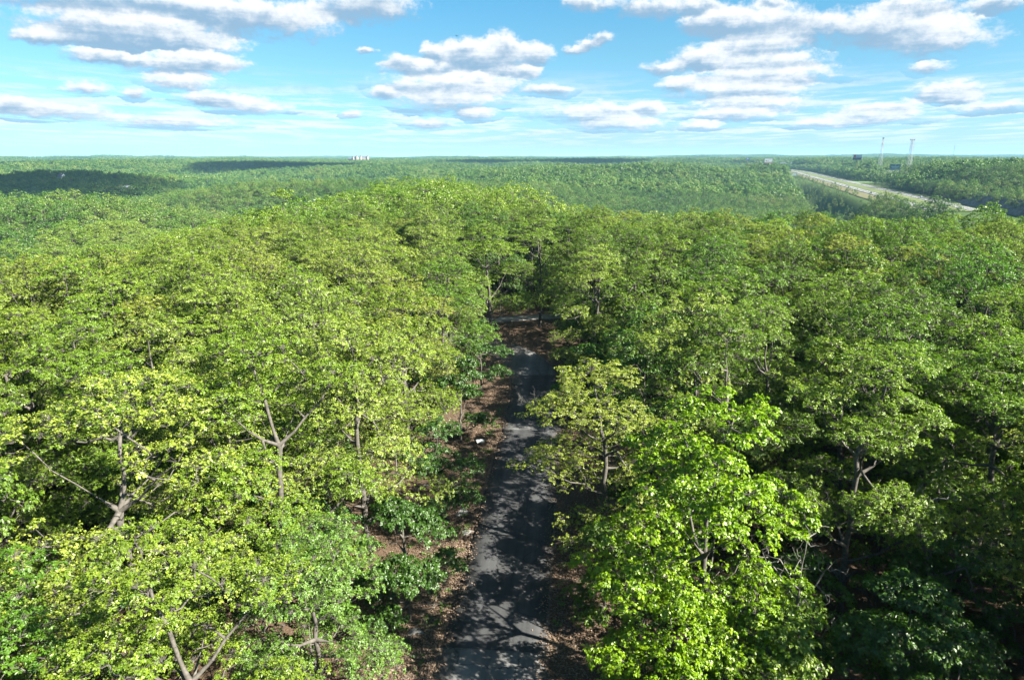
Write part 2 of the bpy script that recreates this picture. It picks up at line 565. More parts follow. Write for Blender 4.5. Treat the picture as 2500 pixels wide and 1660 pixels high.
def smooth_line(pts, step=0.8):
    P = np.array(pts, float)
    P = np.concatenate([[2 * P[0] - P[1]], P, [2 * P[-1] - P[-2]]])
    out = []
    for i in range(1, len(P) - 2):
        a, b, c, d = P[i - 1], P[i], P[i + 1], P[i + 2]
        n = max(2, int(np.linalg.norm(c - b) / step))
        for k in range(n):
            s = k / n
            out.append(0.5 * ((2 * b) + (c - a) * s + (2 * a - 5 * b + 4 * c - d) * s * s + (3 * b - a - 3 * c + d) * s ** 3))
    out.append(P[-2])
    return np.array(out)


def ribbon(name, line, w, z, mt, th=0.0, jitter=0.0, zfun=None, nx=6, crown=0.0):
    d = np.gradient(line, axis=0)
    d /= np.linalg.norm(d, axis=1)[:, None] + 1e-9
    nrm = np.stack([d[:, 1], -d[:, 0]], 1)
    n = len(line)
    lw = np.full(n, w / 2) + rng.normal(0, 1, n) * jitter
    rw = np.full(n, w / 2) + rng.normal(0, 1, n) * jitter
    cols = []
    us = np.linspace(-1, 1, nx)
    vs = []
    for k, u in enumerate(us):
        off = np.where(u < 0, u * lw, u * rw)
        q = line + nrm * off[:, None]
        zz = (zfun(q[:, 0], q[:, 1]) if zfun else 0) + z + crown * (1 - u * u)
        vs.append(np.stack([q[:, 0], q[:, 1], zz + np.zeros(n)], 1))
    if th > 0:                                      # side skirts give the slab its thickness
        vs = [vs[0] - [0, 0, th]] + vs + [vs[-1] - [0, 0, th]]
    m = len(vs)
    V = np.stack(vs, 1).reshape(-1, 3)
    i = (np.arange(n - 1)[:, None] * m + np.arange(m - 1)[None]).ravel()
    F = np.stack([i, i + 1, i + m + 1, i + m], 1)
    uv = np.stack([np.repeat(np.arange(n), m)], 1)
    me = mesh_np(name, V, [F], [mt])
    o = link(name, me)
    return tag(o, kind='structure')


def asphalt(name, col, streaks=True, patch=0.25):
    mt, t, out = material(name)
    geo = t.n('ShaderNodeNewGeometry')
    P = geo.outputs['Position']
    px, py, pz = t.sep(P)
    u = t.m('SUBTRACT', px, t.m('MULTIPLY_ADD', py, 0.0927, -1.3 - 0.0927 * 30.5))     # across the lane
    lanes = t.noise(t.xyz(t.m('MULTIPLY', u, 1.3), t.m('MULTIPLY', py, 0.02), 0.0), 1.0, 4, 0.6)
    big = t.noise(P, 0.3, 5, 0.6)
    fine = t.noise(P, 38.0, 3, 0.8)
    k = t.m('MULTIPLY', t.mapr(fine, 0.3, 0.7, 0.75, 1.25), t.mapr(big, 0.3, 0.7, 1 - patch, 1 + patch))
    k = t.m('MULTIPLY', k, t.mapr(lanes, 0.35, 0.65, 0.78, 1.28))
    wheel = t.m('ABSOLUTE', t.m('SUBTRACT', t.m('ABSOLUTE', u), 1.45))
    k = t.m('MULTIPLY', k, t.mapr(wheel, 0.0, 0.7, 1.18, 0.95, True))
    dusty = t.mapr(t.m('ABSOLUTE', u), 2.2, 3.1, 0.0, 0.55)
    c = t.v('MULTIPLY', (*col,), k)
    c = t.mix(t.m('MULTIPLY', dusty, t.mapr(big, 0.4, 0.6)), c, (0.10, 0.085, 0.07))
    vr = t.n('ShaderNodeTexVoronoi', feature='DISTANCE_TO_EDGE')
    vr.inputs['Scale'].default_value = 0.42
    t.put(vr.inputs['Vector'], t.v('ADD', P, t.v('MULTIPLY', t.noise(P, 1.2, 4, 0.6, out=1), (0.9, 0.9, 0.0))))
    c = t.mix(t.m('MULTIPLY', t.mapr(vr.outputs['Distance'], 0.006, 0.016, 0.75, 0.0), t.mapr(big, 0.42, 0.6)), c, (0.012, 0.012, 0.013))
    b = t.n('ShaderNodeBsdfPrincipled')
    b.inputs['Roughness'].default_value = 0.88
    b.inputs['Specular IOR Level'].default_value = 0.25
    t.put(b.inputs['Base Color'], c)
    bp = t.n('ShaderNodeBump')
    bp.inputs['Strength'].default_value = 0.4
    bp.inputs['Distance'].default_value = 0.02
    t.put(bp.inputs['Height'], fine)
    t.put(b.inputs['Normal'], bp.outputs[0])
    t.put(out.inputs[0], b.outputs[0])
    return mt


M_OLD = asphalt('old_asphalt', (0.095, 0.095, 0.096))
M_NEW = asphalt('new_asphalt', (0.040, 0.041, 0.044))
rl = smooth_line(ROAD)
tag(ribbon('road', rl, 6.3, 0.03, M_OLD, 0.08, 0.035, crown=0.02), 'old grey asphalt park road bending left among the trees')
seg1 = rl[(rl[:, 1] > 32.2) & (rl[:, 1] < 65.2)]
seg2 = rl[(rl[:, 1] > 66.0) & (rl[:, 1] < 83.5) & (rl[:, 0] > 0)]
tag(ribbon('road_overlay', seg1, 5.9, 0.055, M_NEW, 0.05, 0.03, crown=0.02), 'dark new asphalt layer laid on the road')
tag(ribbon('road_overlay', seg2, 5.9, 0.055, M_NEW, 0.05, 0.03, crown=0.02), 'dark new asphalt layer beyond a pale strip')
M_GRAVEL = simple('pale_gravel', (0.20, 0.19, 0.18), 0.95, 0.25, 3.0)
path = smooth_line([(-5, 113.5), (-2, 114.4), (0, 115), (9, 117), (22, 119), (30, 118)])
tag(ribbon('path', path, 3.4, 0.03, M_GRAVEL, 0.06, 0.1), 'pale side lane crossing under the trees beyond the bend')


# ------------------------------------------------------------------ highway
def make_highway():
    ys = np.concatenate([np.arange(520, 1000, 20.0), np.arange(1000, 2500, 40.0)])
    zc = lambda y: -12.0 + np.clip((y - 1500) / 600, 0, 1) ** 2 * 6
    mt = simple('concrete_pavement', (0.105, 0.108, 0.108), 0.9, 0.12, 0.02)
    mg = simple('mown_grass', (0.075, 0.095, 0.028), 0.95, 0.35, 0.05)
    mtan = simple('dry_verge_grass', (0.085, 0.080, 0.035), 0.95, 0.35, 0.04)
    mline = simple('road_paint', (0.75, 0.75, 0.72), 0.7)
    L1 = np.stack([hw_x(ys), ys], 1)
    L2 = np.stack([hw_x(ys) - 31, ys], 1)
    Lm = np.stack([hw_x(ys) - 15.5, ys], 1)
    zf = lambda x, y: zc(y)
    tag(ribbon('highway_median', Lm, 19.5, -0.15, mg, 0.8, 0.5, zf), 'grassy median between the highway carriageways')
    tag(ribbon('highway_carriageway', L1, 11.0, 0.0, mt, 0.9, 0, zf), 'far pale concrete carriageway of the highway')
    tag(ribbon('highway_carriageway', L2, 11.0, 0.0, mt, 0.9, 0, zf), 'near pale concrete carriageway of the highway')
    tag(ribbon('highway_verge', np.stack([hw_x(ys) - 47, ys], 1), 19.5, -0.35, mtan, 0.8, 1.0, zf), 'tan grass verge on the near side of the highway')
    tag(ribbon('highway_verge', np.stack([hw_x(ys) + 11.5, ys], 1), 10, -0.35, mg, 0.8, 1.0, zf), 'green grass verge on the far side of the highway')
    for L in (L1, L2):
        for off in (-3.9, 3.9):
            q = L.copy()
            q[:, 0] += off
            tag(ribbon('highway_line', q, 0.25, 0.006, mline, 0, 0, zf, nx=2), 'painted edge line of the highway')
        dash = MB()
        for y in np.arange(524, 1500, 12.0):
            x = float(np.interp(y, ys, L[:, 0]))
            z = float(zc(y)) + 0.006
            dash.add([(x - 0.1, y, z), (x + 0.1, y, z), (x + 0.1 + HW_D * 3, y + 3, z), (x - 0.1 + HW_D * 3, y + 3, z)], [(0, 1, 2, 3)])
        tag(dash.build('highway_line', mline), 'broken white lane line of the highway', kind='structure')


make_highway()


# ------------------------------------------------------------------ trees: skeleton, wood and leaves
def skeleton(r, H, Rc, zb, n_sub, n_clump, lean=0.03, fork=0.5, flat=0.72):
    pos, par = [np.zeros(3)], [-1]

    def addn(p, q):
        pos.append(np.array(p, float))
        par.append(q)
        return len(pos) - 1

    ld = r.normal(0, lean, 2)
    last = 0
    nT = 9
    for k in range(1, nT + 1):
        s = k / nT
        z = s * H * 0.62
        w = 0.16 * math.sin(s * 5 + r.uniform(0, 6))
        last = addn((ld[0] * z + w * s, ld[1] * z + w * 0.6 * s, z), last)
    trunk = list(range(len(pos)))
    # sub-crowns: lumps carried by the main limbs
    subs = []
    a0 = r.uniform(0, 6.28)
    for i in range(n_sub):
        if i == 0:
            c = np.array([r.normal(0, 0.08 * Rc), r.normal(0, 0.08 * Rc), H - 0.32 * Rc])
            rad = 0.46 * Rc
        else:
            ring = (i - 1) % 3
            a = a0 + i * 2.4 + r.normal(0, 0.22)
            rr = Rc * (r.uniform(0.56, 0.70), r.uniform(0.40, 0.58), r.uniform(0.50, 0.66))[ring]
            tz = (r.uniform(0.30, 0.50), r.uniform(0.58, 0.80), r.uniform(0.08, 0.26))[ring]
            c = np.array([rr * math.cos(a), rr * math.sin(a), zb + tz * (H - zb)])
            rad = Rc * r.uniform(0.32, 0.46)
        subs.append((c + np.array([ld[0], ld[1], 0]) * c[2], rad))
    for c, rad in subs:
        hh = np.clip(c[2] - rad * 0.6 - 0.55 * math.hypot(c[0], c[1]), 0.16 * H, 0.6 * H)
        k = min(trunk, key=lambda q: abs(pos[q][2] - hh))
        p0 = pos[k]
        n = max(3, int(np.linalg.norm(c - p0) / 0.9))
        q = k
        ctrl = np.array([p0[0] * 0.45 + c[0] * 0.55, p0[1] * 0.45 + c[1] * 0.55, p0[2] + (c[2] - p0[2]) * 0.38])
        for j in range(1, n + 1):
            s = j / n
            b = (1 - s) ** 2 * p0 + 2 * s * (1 - s) * ctrl + s * s * c
            q = addn(b + r.normal(0, 0.09, 3) * (s < 1), q)
    # clumps
    clumps = []
    tries = 0
    wts = np.array([s[1] ** 2 for s in subs])
    wts /= wts.sum()
    mind = 0.50 * Rc / 5
    while len(clumps) < n_clump and tries < n_clump * 30:
        tries += 1
        c, rad = subs[r.choice(len(subs), p=wts)]
        d = r.normal(0, 1, 3)
        d[2] = abs(d[2]) * 0.9 + d[2] * 0.35
        d /= np.linalg.norm(d)
        q = c + d * rad * np.array([1, 1, flat]) * r.uniform(0.45, 1.08) ** 0.8
        if q[2] < zb * 0.75: continue
        if clumps and (((np.array(clumps) - q) ** 2).sum(1).min() < mind ** 2): continue
        clumps.append(q)
    clumps = np.array(clumps)
    base = pos[trunk[-1]]
    order = np.argsort(np.linalg.norm(clumps - base, axis=1))
    tips = []
    for ci in order:
        q = clumps[ci]
        P = np.array(pos[4:])
        dv = q - P
        dd = np.linalg.norm(dv, axis=1)
        cost = dd + 0.25 * np.maximum(0, P[:, 2] - q[2]) + 0.10 * np.linalg.norm(P - base, axis=1)
        k = int(np.argmin(cost)) + 4
        p0 = pos[k]
        n = max(2, int(dd[k - 4] / 0.6))
        z = k
        for j in range(1, n + 1):
            s = j / n
            b = p0 + (q - p0) * s
            b = b + np.array([0, 0, -0.12 * math.sin(math.pi * s) * dd[k - 4] * 0.5]) + r.normal(0, 0.06, 3) * (s < 1)
            z = addn(b, z)
        tips.append(z)
    return np.array(pos), np.array(par), clumps, tips


def radii(par, tips, tip_r, power=0.46):
    n = np.zeros(len(par))
    for t in tips: n[t] += 1
    for i in range(len(par) - 1, 0, -1):
        n[par[i]] += n[i]
    return tip_r * np.maximum(n, 0.6) ** power


def tubes(P0, P1, R0, R1, k):
    d = P1 - P0
    d = d / (np.linalg.norm(d, axis=1)[:, None] + 1e-9)
    up = np.where(np.abs(d[:, 2:3]) < 0.9, np.array([[0, 0, 1.0]]), np.array([[1.0, 0, 0]]))
    a = np.cross(d, up)
    a /= np.linalg.norm(a, axis=1)[:, None] + 1e-9
    b = np.cross(d, a)
    an = np.arange(k) * 2 * math.pi / k
    ring = a[:, None] * np.cos(an)[None, :, None] + b[:, None] * np.sin(an)[None, :, None]
    V = np.concatenate([P0[:, None] + ring * R0[:, None, None], P1[:, None] + ring * R1[:, None, None]], 1)
    n = len(P0)
    o = (np.arange(n) * 2 * k)[:, None]
    i = np.arange(k)[None]
    j = (i + 1) % k
    F = np.stack([o + i, o + j, o + k + j, o + k + i], 2).reshape(-1, 4)
    return V.reshape(-1, 3), F


def unit(a):
    return a / (np.linalg.norm(a, axis=-1, keepdims=True) + 1e-9)


def leaves_for(r, clumps, axis_c, n_ros, n_leaf, L, W, clump_r, flat=0.8, droop=0.25, catkins=True, up=0.55):
    """rosettes of leaves spread over each clump; returns verts, faces, tint, rosette centres and clump index"""
    nc = len(clumps)
    idx = np.repeat(np.arange(nc), n_ros)
    d = r.normal(0, 1, (len(idx), 3))
    out = unit(clumps - axis_c)
    d = unit(unit(d) + out[idx] * 0.55 + np.array([0, 0, up]))
    rad = clump_r * r.uniform(0.35, 1.1, len(idx)) ** 0.7
    cen = clumps[idx] + d * rad[:, None] * np.array([1, 1, flat])
    ax = unit(d + np.array([0, 0, 0.5]) + r.normal(0, 0.25, d.shape))
    nl = n_leaf
    ri = np.repeat(np.arange(len(idx)), nl)
    a = r.uniform(0, 2 * math.pi, len(ri)) + np.tile(np.arange(nl) * 2.4, len(idx))
    ref = np.where(np.abs(ax[:, 2:3]) < 0.8, np.array([[0, 0, 1.0]]), np.array([[1.0, 0, 0]]))
    e1 = unit(np.cross(ax, ref))
    e2 = np.cross(ax, e1)
    k = np.tile(np.arange(nl), len(idx))
    young = (k < 2) & catkins
    radial = e1[ri] * np.cos(a)[:, None] + e2[ri] * np.sin(a)[:, None]
    lift = np.where(young, 1.5, r.uniform(-0.15, 0.65, len(ri)))
    dirv = unit(radial + ax[ri] * lift[:, None] + np.array([0, 0, -droop]) * (~young)[:, None])
    ln = L * r.uniform(0.7, 1.2, len(ri)) * np.where(young, 0.75, 1.0)
    wd = W * ln * r.uniform(0.85, 1.15, len(ri)) * np.where(young, 0.8, 1.0)
    side = unit(np.cross(dirv, ax[ri] + r.normal(0, 0.35, dirv.shape)))
    nrm = np.cross(side, dirv)
    b = cen[ri] + dirv * (0.1 * ln)[:, None]
    fold = (0.16 * ln * r.uniform(0.2, 1.4, len(ri)))[:, None]
    m = b + dirv * (0.5 * ln)[:, None] - nrm * fold * 0.6
    tp = b + dirv * ln[:, None] - nrm * fold * 0.7 + np.array([0, 0, -1.0]) * (0.14 * ln)[:, None]
    lf = b + dirv * (0.58 * ln)[:, None] + side * (0.5 * wd)[:, None] + nrm * fold * 0.35
    rt = b + dirv * (0.58 * ln)[:, None] - side * (0.5 * wd)[:, None] + nrm * fold * 0.35
    V = np.stack([b, tp, lf, rt], 1).reshape(-1, 3)
    o = (np.arange(len(ri)) * 4)[:, None]
    F = np.concatenate([o + np.array([[0, 1, 2]]), o + np.array([[0, 3, 1]])])
    ros_t = r.beta(1.6, 2.2, len(idx))
    tint = np.clip(ros_t[ri] * 0.75 + r.normal(0, 0.12, len(ri)) + np.where(young, 0.45, 0.0), 0, 1)
    return V, F, np.repeat(tint, 4), cen, idx


class Proto:
    pass


def make_proto(seed, H, Rc, zb, n_sub, n_clump, n_ros, n_leaf, L, W, clump_r, tip_r=0.0115, flat=0.8, droop=0.25, catkins=True, leafy=1.0, twigs=True, sub_flat=0.72, lean=0.03, bark=None):
    r = np.random.default_rng(seed)
    pos, par, cl, tips = skeleton(r, H, Rc, zb, n_sub, n_clump, lean, flat=sub_flat)
    rad = radii(par, tips, tip_r)
    rad[0] *= 1.35
    e = np.arange(1, len(par))
    big = rad[par[e]] > 0.05
    V1, F1 = tubes(pos[par[e[big]]], pos[e[big]], rad[par[e[big]]] * 0.98, rad[e[big]], 7)
    V2, F2 = tubes(pos[par[e[~big]]], pos[e[~big]], np.minimum(rad[par[e[~big]]], rad[e[~big]] * 1.5), rad[e[~big]], 4)
    live = cl[r.random(len(cl)) < leafy]
    axis_c = np.array([pos[9][0], pos[9][1], zb + 0.25 * (H - zb)])
    V, F, tint, cen, idx = leaves_for(r, live, axis_c, n_ros, n_leaf, L, W, clump_r, flat, droop, catkins)
    Vs, Fs = [V1, V2], [F1, F2 + len(V1)]
    if twigs:
        V3, F3 = tubes(live[idx], cen, np.full(len(cen), 0.011), np.full(len(cen), 0.005), 3)
        Vs.append(V3)
        Fs.append(F3 + len(V1) + len(V2))
    p = Proto()
    p.trunk = mesh_np('trunk', np.concatenate(Vs), [np.concatenate(Fs)], [bark or M_BARK], smooth=True)
    p.crown = mesh_np('crown', V, [F], [M_LEAF], attrs={'tint': ('POINT', tint)})
    p.H, p.R = H, Rc
    p.tris = len(F) + 2 * sum(map(len, Fs))
    return p


PROTO = {}
PROTO['oak'] = [
    make_proto(11, 17.0, 5.2, 2.6, 15, 400, 17, 10, 0.124, 0.52, 0.62),
    make_proto(12, 17.5, 5.6, 3.0, 16, 430, 17, 10, 0.124, 0.52, 0.64),
    make_proto(13, 16.2, 5.0, 2.4, 14, 380, 17, 10, 0.124, 0.54, 0.62),
    make_proto(14, 18.0, 5.0, 3.0, 15, 400, 17, 10, 0.124, 0.52, 0.60),
    make_proto(15, 16.8, 5.8, 2.8, 17, 430, 17, 10, 0.124, 0.52, 0.66),
]
PROTO['sparse'] = [make_proto(21, 17.2, 5.4, 3.0, 14, 370, 14, 7, 0.150, 0.54, 0.58, leafy=0.84)]
PROTO['maple'] = [make_proto(31, 16.5, 5.9, 2.2, 17, 430, 17, 7, 0.145, 0.75, 0.62, catkins=False, droop=0.45, sub_flat=0.65)]
PROTO['elm'] = [make_proto(41, 11.5, 4.2, 1.0, 14, 330, 20, 8, 0.105, 0.55, 0.58, catkins=False, droop=0.1, flat=0.6)]
PROTO['under'] = [
    make_proto(51, 8.5, 3.4, 0.8, 10, 150, 15, 8, 0.150, 0.62, 0.58, tip_r=0.011, catkins=False, droop=0.4, flat=0.55, sub_flat=0.6),
    make_proto(52, 7.0, 3.0, 0.6, 9, 120, 15, 8, 0.160, 0.62, 0.58, tip_r=0.011, catkins=False, droop=0.45, flat=0.55, sub_flat=0.55),
]
PROTO['bare'] = [make_proto(61, 9.0, 3.6, 2.0, 7, 70, 2, 1, 0.1, 0.5, 0.8, tip_r=0.014, leafy=0.05, bark=M_BARK_PALE, lean=0.12)]
print('proto tris', sum(p.tris for v in PROTO.values() for p in v))

# base leaf colours by kind of tree
TONE = {
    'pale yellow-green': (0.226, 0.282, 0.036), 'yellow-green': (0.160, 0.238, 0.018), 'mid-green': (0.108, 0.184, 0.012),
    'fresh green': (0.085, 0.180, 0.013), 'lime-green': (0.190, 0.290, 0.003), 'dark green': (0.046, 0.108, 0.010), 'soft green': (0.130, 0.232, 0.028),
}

N_TREE = {'tree': 0}


def place_tree(kind, x, y, H, Rr, tone, label, group, cat='tree', name=None, rz=None, var=None, pz=None):
    pl = PROTO[kind]
    p = pl[(var if var is not None else N_TREE['tree']) % len(pl)]
    N_TREE['tree'] += 1
    z = float(ground_h(x, y)) if pz is None else pz
    nm = name or {'oak': 'oak_tree', 'sparse': 'oak_tree', 'maple': 'maple_tree', 'elm': 'elm_tree', 'under': 'understory_tree', 'bare': 'bare_tree'}[kind]
    root = link(nm, None, None, (x, y, z - 0.05), (0, 0, rng.uniform(0, 6.28) if rz is None else rz), (Rr / p.R, Rr / p.R, H / p.H))
    tag(root, label, cat, group)
    link('trunk', p.trunk, root)
    if kind != 'bare':
        c = link('crown', p.crown, root)
        b = TONE[tone] if isinstance(tone, str) else tone
        j = rng.normal(0, 0.035, 3)
        c.color = (b[0] * (1 + j[0]), b[1] * (1 + j[1] * 0.7), b[2] * (1 + j[2]), 1)
    return root


# hand-placed trees: kind, x, y, height, crown radius, tone, label
HERO = [
    ('maple', 9.4, 30.0, 16.4, 6.0, 'lime-green', 'vivid lime-green tree with its trunk showing, nearest on the right of the road'),
    ('oak', 6.3, 42.0, 14.0, 6.0, 'pale yellow-green', 'pale yellow oak reaching over the road behind the lime-green tree'),
    ('maple', 11.0, 54.5, 15.2, 5.2, 'fresh green', 'fresh green maple behind the pale oak right of the road'),
    ('oak', 20.0, 36.0, 17.0, 5.2, 'yellow-green', 'yellow-green oak with dark trunk showing right of the lime-green tree'),
    ('oak', 14.5, 66.0, 17.5, 5.8, 'yellow-green', 'tall yellow-green oak standing behind the fresh green maple'),
    ('sparse', 20.0, 52.0, 16.0, 5.2, 'yellow-green', 'thin-crowned oak showing pale crooked limbs right of the fresh green maple'),
    ('oak', -10.2, 43.0, 17.2, 6.4, 'pale yellow-green', 'broad pale yellow oak leaning over the left verge of the road'),
    ('elm', -8.9, 27.0, 11.5, 3.9, 'soft green', 'small fine-leaved soft green tree by the left verge'),
    ('oak', -11.6, 19.8, 14.8, 5.0, 'yellow-green', 'yellow-green oak before the fine-leaved tree at the lower picture edge'),
    ('sparse', -19.0, 30.0, 17.2, 6.6, 'pale yellow-green', 'big pale oak with thick bare limb showing, left of the fine-leaved tree'),
    ('oak', -3.2, 103.5, 17.0, 6.8, 'yellow-green', 'oak arching over the far end of the road above the bend'),
    ('oak', 4.6, 109.0, 18.0, 6.6, 'yellow-green', 'tall oak rising straight ahead behind the end of the road'),
    ('oak', -9.4, 57.5, 16.5, 5.6, 'yellow-green', 'yellow-green roadside oak behind the leaning pale oak'),
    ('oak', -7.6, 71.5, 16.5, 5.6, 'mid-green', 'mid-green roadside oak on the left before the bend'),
    ('oak', -8.4, 86.0, 17.0, 5.6, 'yellow-green', 'yellow-green oak inside the left bend of the road'),
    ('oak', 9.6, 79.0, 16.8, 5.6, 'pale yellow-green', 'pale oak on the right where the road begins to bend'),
    ('oak', 11.0, 97.0, 17.5, 5.8, 'mid-green', 'shaded mid-green oak right of the bend above dark trunks'),
]
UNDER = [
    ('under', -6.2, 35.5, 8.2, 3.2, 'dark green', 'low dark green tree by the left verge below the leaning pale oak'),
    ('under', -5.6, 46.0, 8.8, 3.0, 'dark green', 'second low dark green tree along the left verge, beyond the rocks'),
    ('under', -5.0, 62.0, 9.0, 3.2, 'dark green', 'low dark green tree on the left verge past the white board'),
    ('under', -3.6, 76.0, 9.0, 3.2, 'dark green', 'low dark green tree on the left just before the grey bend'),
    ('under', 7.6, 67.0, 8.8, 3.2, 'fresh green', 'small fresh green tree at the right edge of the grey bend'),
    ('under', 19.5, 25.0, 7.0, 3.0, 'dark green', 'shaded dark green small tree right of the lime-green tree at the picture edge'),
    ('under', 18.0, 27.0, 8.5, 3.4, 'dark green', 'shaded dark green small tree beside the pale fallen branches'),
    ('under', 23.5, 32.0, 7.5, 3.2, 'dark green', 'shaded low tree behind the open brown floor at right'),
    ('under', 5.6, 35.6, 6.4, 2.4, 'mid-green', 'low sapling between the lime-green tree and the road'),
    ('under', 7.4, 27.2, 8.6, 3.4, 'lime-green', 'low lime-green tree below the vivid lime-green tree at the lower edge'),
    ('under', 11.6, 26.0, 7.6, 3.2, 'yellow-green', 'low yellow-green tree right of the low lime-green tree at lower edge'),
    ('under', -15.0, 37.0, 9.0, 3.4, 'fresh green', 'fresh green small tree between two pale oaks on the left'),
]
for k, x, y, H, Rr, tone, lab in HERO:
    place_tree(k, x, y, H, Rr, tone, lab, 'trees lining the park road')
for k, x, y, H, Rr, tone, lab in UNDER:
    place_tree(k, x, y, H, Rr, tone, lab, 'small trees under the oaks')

# ---- every other tree: jittered positions, nearest 300 in view as objects, the rest as one woodland
OPEN = [(24.5, 26.0, 2.6), (12.0, 21.5, 3.6)]
          # gaps where the brown floor shows


def road_dist(x, y):
    return np.sqrt(((rl[None, :, :] - np.stack([x, y], 1)[:, None, :]) ** 2).sum(-1)).min(1)


def scatter(x0, x1, y0, y1, s, r):
    gx, gy = np.meshgrid(np.arange(x0, x1, s), np.arange(y0, y1, s * 0.87))
    gx[1::2] += s / 2
    gx = gx + r.uniform(-0.36, 0.36, gx.shape) * s
    gy = gy + r.uniform(-0.36, 0.36, gy.shape) * s
    return gx.ravel(), gy.ravel()


def in_view(x, y, pad=3.0):
    return (y > 4) & (np.abs(x) < 0.752 * (y * 0.966 + 5) + pad)


rs = np.random.default_rng(3)
X, Y = scatter(-190, 190, -40, 330, 6.7, rs)
hx = np.array([(h[1], h[2], h[4]) for h in HERO])
keep = np.ones(len(X), bool)
dh = np.sqrt((X[:, None] - hx[None, :, 0]) ** 2 + (Y[:, None] - hx[None, :, 1]) ** 2)
keep &= (dh > hx[None, :, 2] * 0.95 + 1.6).all(1)
rdist = road_dist(X, Y)
keep &= rdist > np.where(Y > 84, 5.5, np.where(X < road_c(Y), 9.6, 7.6))
keep &= ~((np.abs(Y - (115 + (X - 0) * 0.16)) < 3.2) & (np.abs(X) < 20))
keep &= ~((np.abs(X - 2.5) < 4.5) & (Y > 86) & (Y < 104))
keep &= ~((X > 9) & (X < 22.5) & (Y < 27.5) & (Y > 8))
keep &= np.hypot(X, Y) > 9.0
for ox, oy, orr in OPEN: keep &= np.hypot(X - ox, Y - oy) > orr + 2.5
X, Y = X[keep], Y[keep]
dist = np.hypot(X, Y)
vis = in_view(X, Y, 5.5)
order = np.lexsort((dist, ~vis))
X, Y, dist, vis = X[order], Y[order], dist[order], vis[order]
N_IND = 300 - len(HERO)
tone_n = _vn(X, Y, 38, 8) * 0.5 + rs.normal(0, 0.55, len(X))
rest_xy = []
labelled = {}
for i in range(len(X)):
    x, y = X[i], Y[i]
    if i < N_IND and vis[i]:
        side = 'left' if x < road_c(min(y, 84)) else 'right'
        tn = 'pale yellow-green' if tone_n[i] > 0.35 else 'yellow-green' if tone_n[i] > -0.35 else 'mid-green' if tone_n[i] > -0.85 else 'fresh green'
        u = rs.random()
        kind = 'sparse' if u < 0.10 else 'maple' if (u < 0.2 and tn in ('mid-green', 'fresh green')) else 'oak'
        H = rs.uniform(14.8, 18.6)
        Rr = rs.uniform(4.7, 6.2)
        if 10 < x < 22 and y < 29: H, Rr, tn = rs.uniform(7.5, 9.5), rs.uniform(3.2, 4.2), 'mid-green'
        brg = math.degrees(math.atan2(x, y))
        row = ['nearest', 'second', 'third', 'fourth', 'fifth', 'sixth', 'seventh', 'eighth', 'ninth', 'tenth', 'last'][min(int(max(0, dist[i] - 14) // 13), 10)]
        sec = next(w for lim, w in ((-31, 'at the left edge of view'), (-23, 'far left of the road'), (-15, 'well left of the road'), (-8, 'left of the road'), (3.5, 'close left of the road' if side == 'left' else 'close right of the road'),
                                    (11, 'right of the road'), (18, 'well right of the road'), (25, 'far right of the road'), (31, 'near the right edge of view'), (99, 'at the right edge of view')) if brg < lim)
        size = 'tall ' if H > 17.4 else 'low ' if H < 12 else ''
        wide = 'broad ' if Rr > 5.8 else 'narrow ' if Rr < 5.0 else ''
        kn = 'sparse oak' if kind == 'sparse' else 'maple' if kind == 'maple' else 'oak'
        lab = f'{size}{wide}{tn} {kn}, {row} crown row, {sec}'
        labelled.setdefault(lab, []).append((dist[i], place_tree(kind, x, y, H, Rr, tn, lab, f'woodland trees {side} of the road')))
    else:
        rest_xy.append((x, y))
for lab, rows in labelled.items():                 # look-alikes told apart by which stands nearer
    rows.sort(key=lambda q: q[0])
    words = {1: [''], 2: ['nearer ', 'farther '], 3: ['nearest ', 'middle ', 'farthest ']}.get(len(rows))
    for k, (_, o) in enumerate(rows):
        o['label'] = (words[k] if words else ['nearest ', 'second nearest ', 'third nearest ', 'fourth nearest ', 'fifth nearest ', 'farthest '][min(k, 5)]) + lab
rest_xy += [(28.5, 19.5), (34.0, 26.0)]          # tall trees just outside the view that shade the lower right
print('individual trees', N_TREE['tree'], 'rest near', len(rest_xy))


# ------------------------------------------------------------------ woodland as instanced mass
def shell_leaves(r, clumps, axis_c, n, L, cr, tilt):
    """leaf sprays lying roughly on the outside of each clump, as a far crown shows them"""
    nc = len(clumps)
    idx = np.repeat(np.arange(nc), n)
    d = r.normal(0, 1, (len(idx), 3))
    d = unit(unit(d) + unit(clumps - axis_c)[idx] * 0.8 + np.array([0, 0, 0.45]))
    c = clumps[idx] + d * (cr * r.uniform(0.75, 1.1, len(idx)))[:, None]
    nr = unit(d + r.normal(0, tilt, d.shape))
    e1 = unit(np.cross(nr, r.normal(0, 1, d.shape)))
    e2 = np.cross(nr, e1)
    h = (L * r.uniform(0.6, 1.2, len(idx)))[:, None]
    V = np.stack([c - e1 * h * 0.6, c - e2 * h * 0.4 + nr * h * 0.1, c + e1 * h * 0.6, c + e2 * h * 0.4 + nr * h * 0.1], 1).reshape(-1, 3)
    F = (np.arange(len(idx)) * 4)[:, None] + np.array([[0, 1, 2, 3]])
    tint = np.clip(r.beta(2, 2, nc)[idx] * 0.6 + r.normal(0.15, 0.13, len(idx)), 0, 1)
    return V, F, np.repeat(tint, 4)


